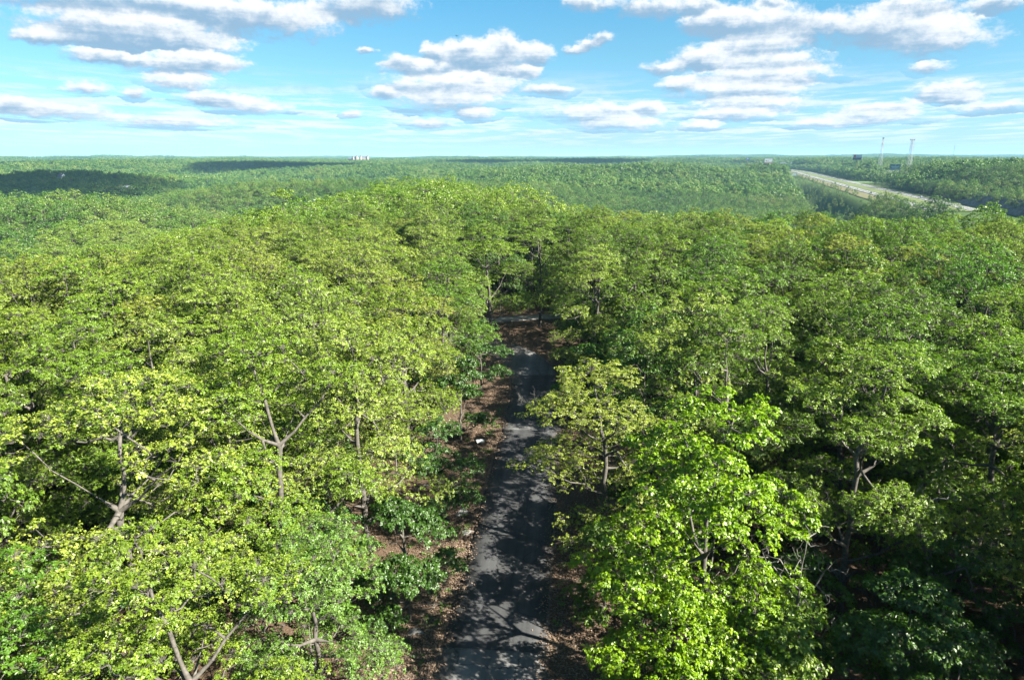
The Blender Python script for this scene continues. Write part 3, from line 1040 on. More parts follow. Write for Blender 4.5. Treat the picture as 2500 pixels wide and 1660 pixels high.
def far_proto(seed, H, Rc, zb, n_sub, n_clump, nl, L, W, cr, wood=True, tilt=0.5, leaf=None):
    r = np.random.default_rng(seed)
    pos, par, cl, tips = skeleton(r, H, Rc, zb, n_sub, n_clump, flat=0.85)
    axis_c = np.array([0, 0, zb + 0.25 * (H - zb)])
    V, F, tint = shell_leaves(r, cl, axis_c, nl, L, cr, tilt)
    if not wood:
        return V, F, tint
    rad = radii(par, tips, 0.022)
    e = np.arange(1, len(par))
    V1, F1 = tubes(pos[par[e]], pos[e], rad[par[e]], rad[e], 3)
    Vt = np.concatenate([V, V1])
    me = mesh_np('far_tree', Vt, [F, F1 + len(V)], [leaf or M_LEAF_FAR, M_BARK], np.concatenate([np.zeros(len(F)), np.ones(len(F1))]), {'tint': ('POINT', np.concatenate([tint, np.zeros(len(V1))]))})
    return me


def patch_proto(seed, size, n, L):
    r = np.random.default_rng(seed)
    Vs, Fs, T = [], [], []
    o = 0
    for i in range(n):
        x, y = r.uniform(-size / 2, size / 2, 2)
        V, F, t = far_proto(seed * 50 + i, 15 * r.uniform(0.8, 1.15), r.uniform(5, 7), 4, 6, 16, 7, L, 0.8, 1.4, False, 0.45)
        Vs.append(V + np.array([x, y, 0]))
        Fs.append(F + o)
        T.append(np.clip(t * 0.6 + r.uniform(-0.2, 0.35), 0, 1))
        o += len(V)
    return mesh_np('far_patch', np.concatenate(Vs), [np.concatenate(Fs)], [M_LEAF_FAR], attrs={'tint': ('POINT', np.concatenate(T))})


def proto_collection(name, meshes):
    c = bpy.data.collections.new(name)
    for i, me in enumerate(meshes):
        o = bpy.data.objects.new(f'{name}_{i}', me)
        c.objects.link(o)
    return c


def instancer(name, pts, scl, rot, idx, coll, label):
    n = len(pts)
    me = bpy.data.meshes.new(name)
    me.vertices.add(n)
    me.vertices.foreach_set('co', np.asarray(pts, np.float32).ravel())
    a = me.attributes.new('scl', 'FLOAT_VECTOR', 'POINT')
    a.data.foreach_set('vector', np.asarray(scl, np.float32).ravel())
    a = me.attributes.new('rotz', 'FLOAT', 'POINT')
    a.data.foreach_set('value', np.asarray(rot, np.float32))
    a = me.attributes.new('pick', 'INT', 'POINT')
    a.data.foreach_set('value', np.asarray(idx, np.int32))
    me.update()
    o = link(name, me)
    g = bpy.data.node_groups.new(name, 'GeometryNodeTree')
    g.interface.new_socket('Geometry', in_out='INPUT', socket_type='NodeSocketGeometry')
    g.interface.new_socket('Geometry', in_out='OUTPUT', socket_type='NodeSocketGeometry')
    gi, go = g.nodes.new('NodeGroupInput'), g.nodes.new('NodeGroupOutput')
    ins = g.nodes.new('GeometryNodeInstanceOnPoints')
    ci = g.nodes.new('GeometryNodeCollectionInfo')
    ci.inputs['Collection'].default_value = coll
    ci.inputs['Separate Children'].default_value = True
    ci.inputs['Reset Children'].default_value = True

    def attr(nm, ty):
        q = g.nodes.new('GeometryNodeInputNamedAttribute')
        q.data_type = ty
        q.inputs['Name'].default_value = nm
        return q.outputs['Attribute']

    cx = g.nodes.new('ShaderNodeCombineXYZ')
    er = g.nodes.new('FunctionNodeEulerToRotation')
    L = g.links.new
    L(gi.outputs[0], ins.inputs['Points'])
    L(ci.outputs[0], ins.inputs['Instance'])
    ins.inputs['Pick Instance'].default_value = True
    L(attr('pick', 'INT'), ins.inputs['Instance Index'])
    L(attr('rotz', 'FLOAT'), cx.inputs[2])
    L(cx.outputs[0], er.inputs[0])
    L(er.outputs[0], ins.inputs['Rotation'])
    L(attr('scl', 'FLOAT_VECTOR'), ins.inputs['Scale'])
    L(ins.outputs[0], go.inputs[0])
    md = o.modifiers.new('scatter', 'NODES')
    md.node_group = g
    tag(o, label, kind='stuff')
    return o


MEADOWS = [(-330, 930, 60, 26), (560, 1130, 60, 40), (470, 2050, 160, 60), (-520, 905, 50, 20)]
CLEAR = []          # filled by the built things below: (x, y, radius)


def far_keep(x, y):
    dx = np.abs(x - (hw_x(y) - 15.5))
    k = ~((dx < np.where(x < hw_x(y) - 15.5, np.where(y < 560, 44, np.clip(96 - (y - 600) * 0.03, 50, 96)), 33)) & (y > 380) & (y < 2600))
    for mx, my, a, b in MEADOWS: k &= ((x - mx) / a) ** 2 + ((y - my) / b) ** 2 > 1
    for cx, cyy, cr in CLEAR: k &= np.hypot(x - cx, y - cyy) > cr
    return k


# ------------------------------------------------------------------ built things far off
M_WHITE = simple('white_paint', (0.80, 0.80, 0.79), 0.6)
M_RED = simple('red_print', (0.42, 0.035, 0.045), 0.6)
M_NAVY = simple('navy_print', (0.045, 0.05, 0.10), 0.6)
M_GREY = simple('grey_print', (0.34, 0.34, 0.40), 0.6)
M_LILAC = simple('lilac_print', (0.50, 0.48, 0.58), 0.6)
M_TEAL = simple('dark_teal_print', (0.07, 0.15, 0.155), 0.6)
M_PALE = simple('pale_grey_print', (0.55, 0.60, 0.60), 0.6)
M_BLUE = simple('blue_print', (0.05, 0.12, 0.40), 0.6)
M_STEEL = simple('weathered_steel', (0.20, 0.21, 0.22), 0.6, metal=0.3)
M_GALV = simple('galvanised_steel', (0.42, 0.43, 0.45), 0.5, metal=0.2)
M_BROWN = simple('brown_steel', (0.11, 0.085, 0.07), 0.7)
M_SLATE = simple('slate_roof', (0.10, 0.10, 0.135), 0.7)
M_STONE = simple('pinkish_stone', (0.36, 0.29, 0.265), 0.85)
M_GLASS = simple('window_glass', (0.05, 0.06, 0.07), 0.15, spec=0.6)
M_ROOFGREY = simple('grey_metal_roof', (0.45, 0.46, 0.48), 0.5)


def billboard(x, y, zc, w, h, face, marks, label, yaw=None, poles=1, frame=M_STEEL, apron=True):
    """a sign facing the camera side of the highway: panel, frame, walkway, pole(s), printed areas"""
    yaw = -math.atan2(x, y) + (0.0 if yaw is None else yaw)
    zg = float(ground_h(x, y)) - 1
    root = link('billboard', None, None, (x, y, zg), (0, 0, yaw))
    tag(root, label, 'billboard', 'billboards along the highway')
    b = zc - zg
    MB().box((0, 0, b), (w, 0.5, h)).build('panel', face, root)
    fr = MB()
    for sx in (-1, 1): fr.box((sx * (w / 2 + 0.16), 0, b), (0.3, 0.62, h + 0.6))
    for sz in (-1, 1): fr.box((0, 0, b + sz * (h / 2 + 0.16)), (w + 0.02, 0.62, 0.28))
    for k in range(5): fr.box((-w / 2 + (k + 0.5) * w / 5, 0.45, b), (0.16, 0.4, h * 0.95))
    fr.build('frame', frame, root)
    if apron:
        ap = MB().box((0, -0.75, b - h / 2 - 0.55), (w, 0.9, 0.12))
        for k in range(6): ap.box((-w / 2 + 0.3 + k * (w - 0.6) / 5, -0.35, b - h / 2 - 0.4), (0.1, 0.9, 0.1))
        ap.build('walkway', M_STEEL, root)
    for k in range(poles):
        px = 0 if poles == 1 else -w / 2 + (k + 0.5) * w / poles
        MB().tube((px, 0.55, 0), (px, 0.55, b + h * 0.3), 0.55 if poles == 1 else 0.16, k=10).build('pole', M_BROWN, root)
    for (cx, cz, mw, mh, mt) in marks:
        MB().box((cx * w, -0.27, b + cz * h), (mw * w, 0.04, mh * h)).build('printed_area', mt, root)
    CLEAR.append((x, y, 7))
    return root


billboard(491, 1350, 19.7, 14.2, 8.6, M_WHITE, [(-0.02, -0.40, 0.96, 0.10, M_RED), (-0.18, -0.10, 0.40, 0.10, M_RED), (0.2, -0.16, 0.3, 0.05, M_GREY), (0.18, 0.3, 0.16, 0.05, M_NAVY), (-0.1, 0.12, 0.34, 0.04, M_LILAC), (0.43, -0.3, 0.06, 0.2, M_RED), (-0.3, 0.02, 0.1, 0.12, M_RED)],
          'white billboard with red lettering on one dark pole, left of the highway')
billboard(923, 2400, 4.6, 18.5, 9.0, M_LILAC, [(-0.2, 0.1, 0.4, 0.12, M_GREY), (-0.22, -0.2, 0.36, 0.08, M_GREY), (0.2, -0.06, 0.34, 0.5, M_NAVY), (0.2, 0.36, 0.3, 0.12, M_WHITE), (0.35, -0.25, 0.12, 0.3, M_GREY)],
          'lilac and dark billboard on the grass bank at the far bend', poles=3, apron=False)
billboard(951, 2400, 4.0, 19.5, 9.5, M_WHITE, [(0.0, 0.1, 0.14, 0.26, M_GREY), (-0.3, 0.1, 0.18, 0.1, M_PALE), (0.3, 0.1, 0.2, 0.1, M_PALE), (0, -0.32, 0.98, 0.3, M_LILAC)],
          'white and grey billboard on the grass bank, last at the far bend', poles=4, apron=False)
billboard(499.7, 1250, -3.0, 13.2, 4.6, M_WHITE, [(-0.46, 0, 0.08, 0.98, M_RED), (0.1, 0.05, 0.5, 0.1, M_PALE), (-0.3, -0.1, 0.04, 0.6, M_RED)],
          'white billboard with a red left edge sunk among trees', poles=2)
billboard(645, 1320, 26.1, 14.1, 9.2, M_LILAC, [(-0.3, 0.24, 0.24, 0.44, M_RED), (0.08, 0.36, 0.36, 0.08, M_GREY), (0.08, 0.16, 0.36, 0.08, M_GREY), (0, -0.27, 0.99, 0.44, M_NAVY), (-0.22, -0.2, 0.3, 0.07, M_LILAC), (0.2, -0.2, 0.34, 0.07, M_LILAC), (0, -0.38, 0.8, 0.06, M_GREY)],
          'tall two-tone billboard with a red square logo above dark navy panel')
billboard(571.6, 1050, 12.2, 13.6, 8.4, M_TEAL, [(0, 0.32, 0.14, 0.18, M_PALE), (0, 0.02, 0.8, 0.16, M_PALE), (-0.02, -0.16, 0.5, 0.06, M_PALE), (0, -0.38, 0.98, 0.2, M_GREY), (-0.3, 0.26, 0.2, 0.05, M_PALE), (0.3, 0.26, 0.2, 0.05, M_PALE)],
          'dark teal billboard with pale lettering before the white building', frame=M_GALV)
billboard(768, 2300, 21, 8.0, 5.5, M_BLUE, [(0, 0.1, 0.6, 0.2, M_WHITE)], 'small blue sign standing above the far treetops')


def lattice_tower(x, y, ztop, wb, wt, label, name='lattice_tower', rings=(), thick=0.16, plats=(), n=12, sides=4):
    zg = float(ground_h(x, y)) - 0.5
    H = ztop - zg
    root = link(name, None, None, (x, y, zg), (0, 0, 0.5))
    tag(root, label, 'tower', 'masts and towers on the skyline')
    wid = lambda s: wb + (wt - wb) * s ** 0.8
    cor = lambda s, i: (wid(s) / 2 * math.cos(2 * math.pi * (i + 0.5) / sides) * 1.3, wid(s) / 2 * math.sin(2 * math.pi * (i + 0.5) / sides) * 1.3, H * s)
    for i in range(sides):
        lg = MB()
        for k in range(n): lg.tube(cor(k / n, i), cor((k + 1) / n, i), thick * 1.35, k=4)
        lg.build('leg', M_GALV, root)
    br = MB()
    for k in range(n):
        for i in range(sides):
            a, b = cor(k / n, i), cor((k + 1) / n, (i + 1) % sides)
            c, d = cor(k / n, (i + 1) % sides), cor((k + 1) / n, i)
            br.tube(a, b, thick * 0.7, k=3)
            br.tube(c, d, thick * 0.7, k=3)
            br.tube(d, cor((k + 1) / n, (i + 1) % sides), thick * 0.7, k=3)
    br.build('bracing', M_GALV, root)
    for (s, rad, cnt) in plats:
        pf = MB()
        an = [2 * math.pi * i / 3 + 0.4 for i in range(3)]
        pt = [(rad * math.cos(t), rad * math.sin(t), H * s) for t in an]
        for i in range(3): pf.tube(pt[i], pt[(i + 1) % 3], 0.14, k=4)
        for i in range(3): pf.tube((0, 0, H * s), pt[i], 0.14, k=4)
        pf.build('antenna_platform', M_GALV, root)
        for i in range(3):
            p, q = np.array(pt[i]), np.array(pt[(i + 1) % 3])
            for j in range(cnt):
                c = p + (q - p) * (j + 0.5) / cnt
                MB().box((c[0] * 1.08, c[1] * 1.08, c[2]), (0.5, 0.5, 2.4)).build('antenna', M_STEEL, root)
    MB().tube((0, 0, H), (0, 0, H + 3), 0.08, k=4).build('lightning_rod', M_STEEL, root)
    CLEAR.append((x, y, 6))
    return root


lattice_tower(705, 1350, 62.5, 9.0, 1.3, 'slim lattice tower with two antenna levels, left of the pair', plats=((0.985, 2.0, 2), (0.84, 3.0, 1)), thick=0.15)
lattice_tower(676.5, 1200, 56.0, 9.5, 3.2, 'broader lattice tower with one wide antenna platform on top', plats=((0.985, 4.4, 3),), thick=0.16)


def thin_mast(x, y, ztop, label):
    zg = float(ground_h(x, y))
    root = link('radio_mast', None, None, (x, y, zg))
    tag(root, label, 'mast', 'masts and towers on the skyline')
    H = ztop - zg
    w = 0.9
    ms = MB()
    for i in range(3):
        t = 2.1 * i
        ms.tube((w * math.cos(t), w * math.sin(t), 0), (w * 0.6 * math.cos(t), w * 0.6 * math.sin(t), H), 0.35, k=4)
    for k in range(14):
        for i in range(3):
            t, t2 = 2.1 * i, 2.1 * (i + 1)
            ms.tube((w * math.cos(t), w * math.sin(t), H * k / 14), (w * math.cos(t2), w * math.sin(t2), H * (k + 1) / 14), 0.16, k=3)
    ms.build('shaft', M_STEEL, root)
    for i in range(3):
        t = 2.1 * i
        MB().tube((0.9 * math.cos(t), 0.9 * math.sin(t), H * 0.9), (0.5 * H * math.cos(t), 0.5 * H * math.sin(t), 0), 0.05, k=3).build('guy_wire', M_STEEL, root)


thin_mast(769, 5000, 76, 'tallest hair-thin mast on the skyline right of the picture middle')
thin_mast(620, 5200, 58, 'short hair-thin mast just left of the tallest thin mast')
thin_mast(1414, 5000, 56, 'hair-thin mast on the skyline left of the white and red billboard')
thin_mast(1527, 4500, 60, 'hair-thin mast on the skyline above the small blue sign region')
thin_mast(2497, 4000, 92, 'leaning-looking thin mast on the skyline right of both lattice towers')


def gable_house(x, y, w, d, h, rh, rz, wall, roof, label, name='house', zoff=0.0, wins=3):
    zg = float(ground_h(x, y)) + zoff
    root = link(name, None, None, (x, y, zg), (0, 0, rz))
    tag(root, label, 'house' if name == 'house' else 'building')
    wl = MB().box((0, 0, h / 2), (w, d, h))
    for sx in (-1, 1):                              # gable triangles with thickness
        x0, x1 = sx * w / 2, sx * (w / 2 - 0.3)
        wl.add([(x0, -d / 2, h), (x0, d / 2, h), (x0, 0, h + rh), (x1, -d / 2, h), (x1, d / 2, h), (x1, 0, h + rh)], [(0, 1, 2), (5, 4, 3), (0, 2, 5, 3), (1, 4, 5, 2)])
    wl.build('wall', wall, root)
    rf = MB()
    ov = 0.5
    for sy in (-1, 1):
        y0, y1 = sy * (d / 2 + ov), 0
        z0, z1 = h - ov * rh / (d / 2) + 0.05, h + rh + 0.05
        v = [(-w / 2 - ov, y0, z0), (w / 2 + ov, y0, z0), (w / 2 + ov, y1, z1), (-w / 2 - ov, y1, z1)]
        rf.add(v + [(a, b, c + 0.25) for a, b, c in v], [(0, 1, 2, 3), (7, 6, 5, 4), (0, 4, 5, 1), (1, 5, 6, 2), (2, 6, 7, 3), (3, 7, 4, 0)])
    r = rf.build('roof', roof, root)
    MB().box((w * 0.2, -d * 0.12, h + rh * 0.95), (1.0, 1.0, 2.2)).build('chimney', M_STONE, r)
    for k in range(wins):
        MB().box((-w / 2 + (k + 0.5) * w / wins, -d / 2 - 0.03, h * 0.5), (1.2, 0.1, 1.6)).build('window', M_GLASS, root)
    MB().box((w / 2 + 0.03, 0, h * 0.62), (0.1, 1.2, 1.6)).build('window', M_GLASS, root)
    MB().box((w / 2 + 0.03, -d * 0.28, 1.05), (0.1, 1.1, 2.1)).build('door', M_NAVY, root)
    CLEAR.append((x, y, max(w, d) * 0.62))
    return root


gable_house(-749, 1167, 14, 10, 6.0, 5.2, R(-32), M_WHITE, M_SLATE, 'white gabled house with dark roof on the shaded hillside', zoff=0.6)
gable_house(-498, 900, 13, 7, 3.4, 1.6, R(5), M_STONE, M_ROOFGREY, 'low pale house beside the small clearing on the left hillside', zoff=8.0)
wb = gable_house(606, 1110, 24, 10, 4.2, 1.2, R(-24), M_WHITE, M_ROOFGREY, 'long white roadside building behind the dark teal billboard', 'roadside_building', zoff=0.0, wins=6)
CLEAR += [(598, 1085, 16), (586, 1065, 14), (-742, 1146, 17), (-733, 1124, 15), (-724, 1102, 12), (-500, 885, 12), (835, 2170, 42), (860, 2240, 45), (885, 2300, 45), (905, 2350, 45), (935, 2375, 42)]


def castle():
    x, y = -650, 3000
    zg = float(ground_h(x, y)) + 2
    root = link('castle_hotel', None, None, (x, y, 15))
    tag(root, 'pinkish castle-like hotel with pointed turrets on the far skyline', 'building')
    w = MB().box((24, 0, 3), (34, 14, 14)).box((-14, 4, 4), (22, 12, 12)).box((-38, 2, 1), (20, 10, 6)).box((0, 4, -8), (88, 10, 14))
    w.build('wall', M_STONE, root)
    rf = MB()
    for cx, cw, zt in ((24, 22, 10.0), (-14, 20, 10.0), (-38, 20, 4.0)):
        v = [(cx - cw / 2, -7.5, zt), (cx + cw / 2, -7.5, zt), (cx + cw / 2, 9, zt), (cx - cw / 2, 9, zt), (cx - cw / 2 + 3, 1, zt + 4), (cx + cw / 2 - 3, 1, zt + 4)]
        rf.add(v, [(0, 1, 5, 4), (2, 3, 4, 5), (1, 2, 5), (3, 0, 4), (3, 2, 1, 0)])
    rf.build('roof', M_SLATE, root)
    for tx, rad, h, rh in ((9, 3.6, 13, 7), (38, 4.2, 13, 8), (-22, 3.2, 12, 5), (-8, 3.0, 15, 6), (-4, 2.4, 11, 4)):
        t = MB().tube((tx, -6, -6), (tx, -6, h), rad, k=12).build('tower', M_STONE, root)
        MB().cone((tx, -6, h), rad * 1.15, rh, 12).build('spire', M_SLATE, t)
    for k in range(6):
        for j in range(2):
            MB().box((10.5 + k * 5.2, -7.05, 1 + j * 4.5), (1.6, 0.2, 2.6)).build('window', M_GLASS, root)
    CLEAR.append((x, y - 30, 55))


castle()


def car(x, y, z, rz, paint, label, van=False):
    root = link('car', None, None, (x, y, z), (0, 0, rz))
    tag(root, label, 'car', 'cars on the highway')
    b = MB()
    prof = [(-2.2, 0.35), (2.2, 0.35), (2.25, 0.75), (1.3, 0.95), (-2.25, 1.0)] if not van else [(-2.6, 0.4), (2.5, 0.4), (2.55, 1.0), (1.8, 1.25), (-2.65, 1.25)]
    n = len(prof)
    b.add([(-0.9, a, c) for a, c in prof] + [(0.9, a, c) for a, c in prof], [tuple(range(n)), tuple(range(2 * n - 1, n - 1, -1))] + [(i, n + i, n + (i + 1) % n, (i + 1) % n) for i in range(n)])
    b.build('body', paint, root)
    top = 1.5 if not van else 2.2
    zb_ = 0.93 if not van else 1.2
    cb = MB()
    a = [(-0.85, -1.9, zb_), (0.85, -1.9, zb_), (0.85, 1.0, zb_), (-0.85, 1.0, zb_), (-0.7, -1.4, top), (0.7, -1.4, top), (0.7, 0.3, top), (-0.7, 0.3, top)]
    cb.add(a, [(3, 2, 1, 0), (4, 5, 6, 7), (0, 1, 5, 4), (1, 2, 6, 5), (2, 3, 7, 6), (3, 0, 4, 7)])
    cb.build('window', M_GLASS, root)
    MB().box((0, -0.55, top + 0.04), (1.42, 1.75, 0.07)).build('roof', paint, root)
    for sx in (-1, 1):
        for yy in (-1.4, 1.4):
            MB().tube((sx * 0.78, yy, 0.33), (sx * 0.95, yy, 0.33), 0.33, k=10).build('wheel', M_NAVY, root)


HA = -math.atan(HW_D)
car(float(hw_x(963)) - 31, 963, -11.94, HA, M_WHITE, 'white car on the near carriageway beside the grassy median', True)
car(float(hw_x(774)) - 31 - 2, 774, -11.94, HA, M_NAVY, 'dark car on the near carriageway close to the treetops')
car(float(hw_x(690)) + 1.8, 690, -11.94, HA + math.pi, M_PALE, 'pale silver car on the far carriageway in the dark cutting')

for mx, my, a, b in MEADOWS:
    an = np.linspace(0, 2 * math.pi, 40, endpoint=False)
    rr_ = np.linspace(0, 1, 7)[1:]
    vs = [[mx, my, float(ground_h(mx, my)) + 0.5]]
    for q in rr_:
        for t in an:
            px, py = mx + a * q * math.cos(t), my + b * q * math.sin(t)
            vs.append([px, py, float(ground_h(px, py)) + 0.5 - 0.9 * (q == 1)])
    F3 = np.array([(0, 1 + i, 1 + (i + 1) % 40) for i in range(40)])
    F4 = np.array([(1 + k * 40 + i, 1 + (k + 1) * 40 + i, 1 + (k + 1) * 40 + (i + 1) % 40, 1 + k * 40 + (i + 1) % 40) for k in range(5) for i in range(40)])
    if 'M_MEADOW' not in globals(): M_MEADOW = simple('meadow_grass', (0.070, 0.125, 0.026), 0.95, 0.25, 0.05)
    tag(link('meadow', mesh_np('meadow', vs, [F3, F4], [M_MEADOW])), 'bright green meadow among the woods', kind='structure')

# rock cut on the far side of the highway where it dips behind the canopy
def rock_cut():
    r = np.random.default_rng(9)
    ys = np.linspace(430, 640, 54)
    V = []
    for k, y in enumerate(ys):
        for j in range(7):
            s = j / 6
            V.append((float(hw_x(y)) + 14 + 8 * s + r.uniform(-1.3, 1.3), y + r.uniform(-1.2, 1.2), -13.0 + 10 * s * min(1, (640 - y) / 60) + r.uniform(-0.7, 0.7)))
    F = np.array([(k * 7 + j, k * 7 + j + 1, (k + 1) * 7 + j + 1, (k + 1) * 7 + j) for k in range(53) for j in range(6)])
    mt = simple('dark_rock', (0.12, 0.115, 0.11), 0.9, 0.5, 0.4)
    tag(link('rock_cutting', mesh_np('rock_cutting', V, [F], [mt])), 'dark rocky cutting beside the highway', kind='structure')


rock_cut()

# ------------------------------------------------------------------ woodland masses
LOD1 = proto_collection('tree_far', [far_proto(100 + i, 15.5, 5.6 + 0.2 * i, 3.0, 10, 120, 28, 0.32, 0.7, 0.72, tilt=0.5) for i in range(6)])
LODR = proto_collection('tree_ridge', [far_proto(110 + i, 16.8, 5.0 + 0.2 * i, 3.0, 12, 170, 46, 0.215, 0.7, 0.70, tilt=0.8, leaf=M_LEAF_RIDGE) for i in range(6)])
LOD2 = proto_collection('tree_farther', [far_proto(120 + i, 14.5, 6.3, 2.5, 9, 64, 22, 0.66, 0.8, 1.15, tilt=0.30) for i in range(5)])
LOD3 = proto_collection('tree_patch', [patch_proto(140 + i, 56, 22, 1.5) for i in range(4)])


def mass(name, x, y, coll, nk, smin, smax, label, r, mul=1.0):
    z = ground_h(x, y) - 0.1
    n = len(x)
    s = r.uniform(smin, smax, n) * mul
    h = s ** 0.6 * r.uniform(0.84, 1.16, n)
    s = s * np.where((x > hw_x(y) + 10) & (x < hw_x(y) + 85) & (y > 930) & (y < 1120), 0.5, 1.0)
    instancer(name, np.stack([x, y, z], 1), np.stack([s, s, h], 1), r.uniform(0, 6.28, n), r.integers(0, nk, n), coll, label)
    print(name, n)


rw = np.random.default_rng(17)
rx, ry = np.array(rest_xy).T
Xa, Ya = scatter(-760, 760, -40, 900, 7.8, rw)
d = np.hypot(Xa, Ya)
inside_near = (np.abs(Xa) < 188) & (Ya > -38) & (Ya < 328)
ka = (d < 900) & ~inside_near & (Ya > 60) & (np.abs(Xa) < 0.80 * Ya + 40) & far_keep(Xa, Ya)
nearby = ka & (d < 345) & ~((Xa < -72) & (d > 105))
mass('woodland', np.concatenate([rx, Xa[nearby]]), np.concatenate([ry, Ya[nearby]]), LODR, 6, 0.80, 1.14, 'yellow-green oak woodland covering the back and flanks of the near ridge', rw)
ka &= ~nearby
mass('woodland', Xa[ka], Ya[ka], LOD1, 6, 0.74, 1.2, 'green broadleaf woodland in the valley and on the spurs', rw, np.where((Ya[ka] < 610) & (np.abs(hw_x(Ya[ka]) - 15 - Xa[ka]) < 130) & (Ya[ka] > 430), 0.66, 1.0))
Xb, Yb = scatter(-2100, 2100, 500, 2650, 8.6, rw)
d = np.hypot(Xb, Yb)
kb = (d >= 900) & (d < 2650) & (np.abs(Xb) < 0.79 * Yb) & far_keep(Xb, Yb)
mass('woodland', Xb[kb], Yb[kb], LOD2, 5, 0.75, 1.35, 'broadleaf woodland on the hills across the valley', rw)
Xc, Yc = scatter(-8000, 8000, 1500, 10000, 50.0, rw)
d = np.hypot(Xc, Yc)
kc = (d >= 2600) & (d < 10000) & (np.abs(Xc) < 0.79 * Yc) & far_keep(Xc, Yc)
mass('woodland', Xc[kc], Yc[kc], LOD3, 4, 0.95, 1.15, 'unbroken forest rolling to the horizon', rw)

Xs, Ys = scatter(150, 560, 520, 1500, 7.0, rw)
dxs = hw_x(Ys) - 15.5 - Xs
ks = (dxs > 41) & (dxs < np.clip(96 - (Ys - 600) * 0.03, 50, 96)) & (rw.random(len(Xs)) < 0.30)
for cx, cyy, cr in CLEAR: ks &= np.hypot(Xs - cx, Ys - cyy) > cr
mass('shrubs', Xs[ks], Ys[ks], LOD1, 6, 0.16, 0.36, 'low shrubs on the slope below the highway', rw)

# undergrowth saplings below the trees (a mass nobody could count)
UG = proto_collection('undergrowth_plant', [far_proto(160 + i, 3.4, 1.7, 0.4, 6, 40, 44, 0.125, 0.7, 0.42, tilt=0.8) for i in range(3)])
Xu, Yu = scatter(-95, 95, 14, 160, 4.0, rw)
ku = (road_dist(Xu, Yu) > np.where(Yu > 84, 5.0, 8.0)) & (rw.random(len(Xu)) < 0.62) & in_view(Xu, Yu, 8) & ~((np.abs(Xu - 3) < 7) & (Yu > 84) & (Yu < 120))
for ox, oy, orr in OPEN: ku &= np.hypot(Xu - ox, Yu - oy) > orr
mass('undergrowth', Xu[ku], Yu[ku], UG, 3, 0.7, 1.7, 'scattered leafy saplings on the forest floor', rw)


# ------------------------------------------------------------------ litter, weeds, rocks, fallen wood along the road
def litter():
    r = np.random.default_rng(23)
    n = 60000
    y = 27 + 85 * r.random(n) ** 1.5
    side = np.where(r.random(n) < 0.62, -1, 1)
    u = 3.0 + r.exponential(2.6, n)
    u = np.where(r.random(n) < 0.06, 3.0 - np.abs(r.normal(0, 0.35, n)), u)
    i = np.argmin(np.abs(rl[:, 1][None] - np.clip(y, 0, 78)[:, None]), 1)
    x = rl[i, 0] + side * u
    ok = u < 12
    x, y = x[ok], y[ok]
    n = len(x)
    z = ground_h(x, y) + 0.035 + r.random(n) * 0.05
    on_road = np.abs(x - rl[i[ok], 0]) < 3.1
    z = np.where(on_road, 0.095, z)
    a = r.uniform(0, 6.28, n)
    L = r.uniform(0.09, 0.17, n)
    t1, t2 = r.normal(0, 0.35, n), r.normal(0, 0.35, n)
    dx, dy = np.cos(a), np.sin(a)
    c = np.stack([x, y, z], 1)
    e1 = np.stack([dx, dy, t1], 1) * (L / 2)[:, None]
    e2 = np.stack([-dy, dx, t2], 1) * (L * 0.3)[:, None]
    V = np.stack([c - e1, c + e2 + [0, 0, 0.01], c + e1, c - e2 + [0, 0, 0.01]], 1).reshape(-1, 3)
    o = (np.arange(n) * 4)[:, None]
    F = o + np.array([[0, 3, 2, 1]])
    mt, t, out = material('dead_leaves')
    at = t.n('ShaderNodeAttribute', attribute_name='tint')
    b = t.n('ShaderNodeBsdfPrincipled')
    b.inputs['Roughness'].default_value = 0.8
    t.put(b.inputs['Base Color'], t.ramp(at.outputs['Fac'], [(0, (0.055, 0.034, 0.022)), (0.5, (0.115, 0.074, 0.048)), (1, (0.21, 0.155, 0.11))]))
    t.put(out.inputs[0], b.outputs[0])
    me = mesh_np('leaf_litter', V, [F], [mt], attrs={'tint': ('POINT', np.repeat(r.random(n), 4))})
    tag(link('leaf_litter', me), 'brown dead leaves lying along the road verges', kind='stuff')


litter()


def weeds():
    r = np.random.default_rng(29)
    Vs, n = [], 0
    cen = []
    for k in range(150):
        y = 29 + 42 * r.random()
        s = -1 if r.random() < 0.72 else 1
        cen.append((road_c(y) + s * (3.4 + r.exponential(1.3)), y))
    P = []
    for cx, cyy in cen:
        for j in range(r.integers(6, 22)):
            a = r.uniform(0, 6.28)
            L = r.uniform(0.08, 0.22)
            p = np.array([cx + r.normal(0, 0.14), cyy + r.normal(0, 0.14), 0.04 + r.uniform(0, 0.12)])
            dv = np.array([math.cos(a), math.sin(a), r.uniform(0.2, 0.9)])
            sd_ = np.array([-math.sin(a), math.cos(a), 0]) * L * 0.3
            P.append(np.stack([p, p + dv * L * 0.5 + sd_, p + dv * L, p + dv * L * 0.5 - sd_]))
    V = np.concatenate(P)
    F = (np.arange(len(P)) * 4)[:, None] + np.array([[0, 1, 2, 3]])
    me = mesh_np('weeds', V, [F], [M_LEAF], attrs={'tint': ('POINT', np.repeat(r.random(len(P)), 4))})
    o = tag(link('weeds', me), 'small green weeds sprouting through the leaf litter', kind='stuff')
    o.color = (0.075, 0.14, 0.02, 1)


weeds()


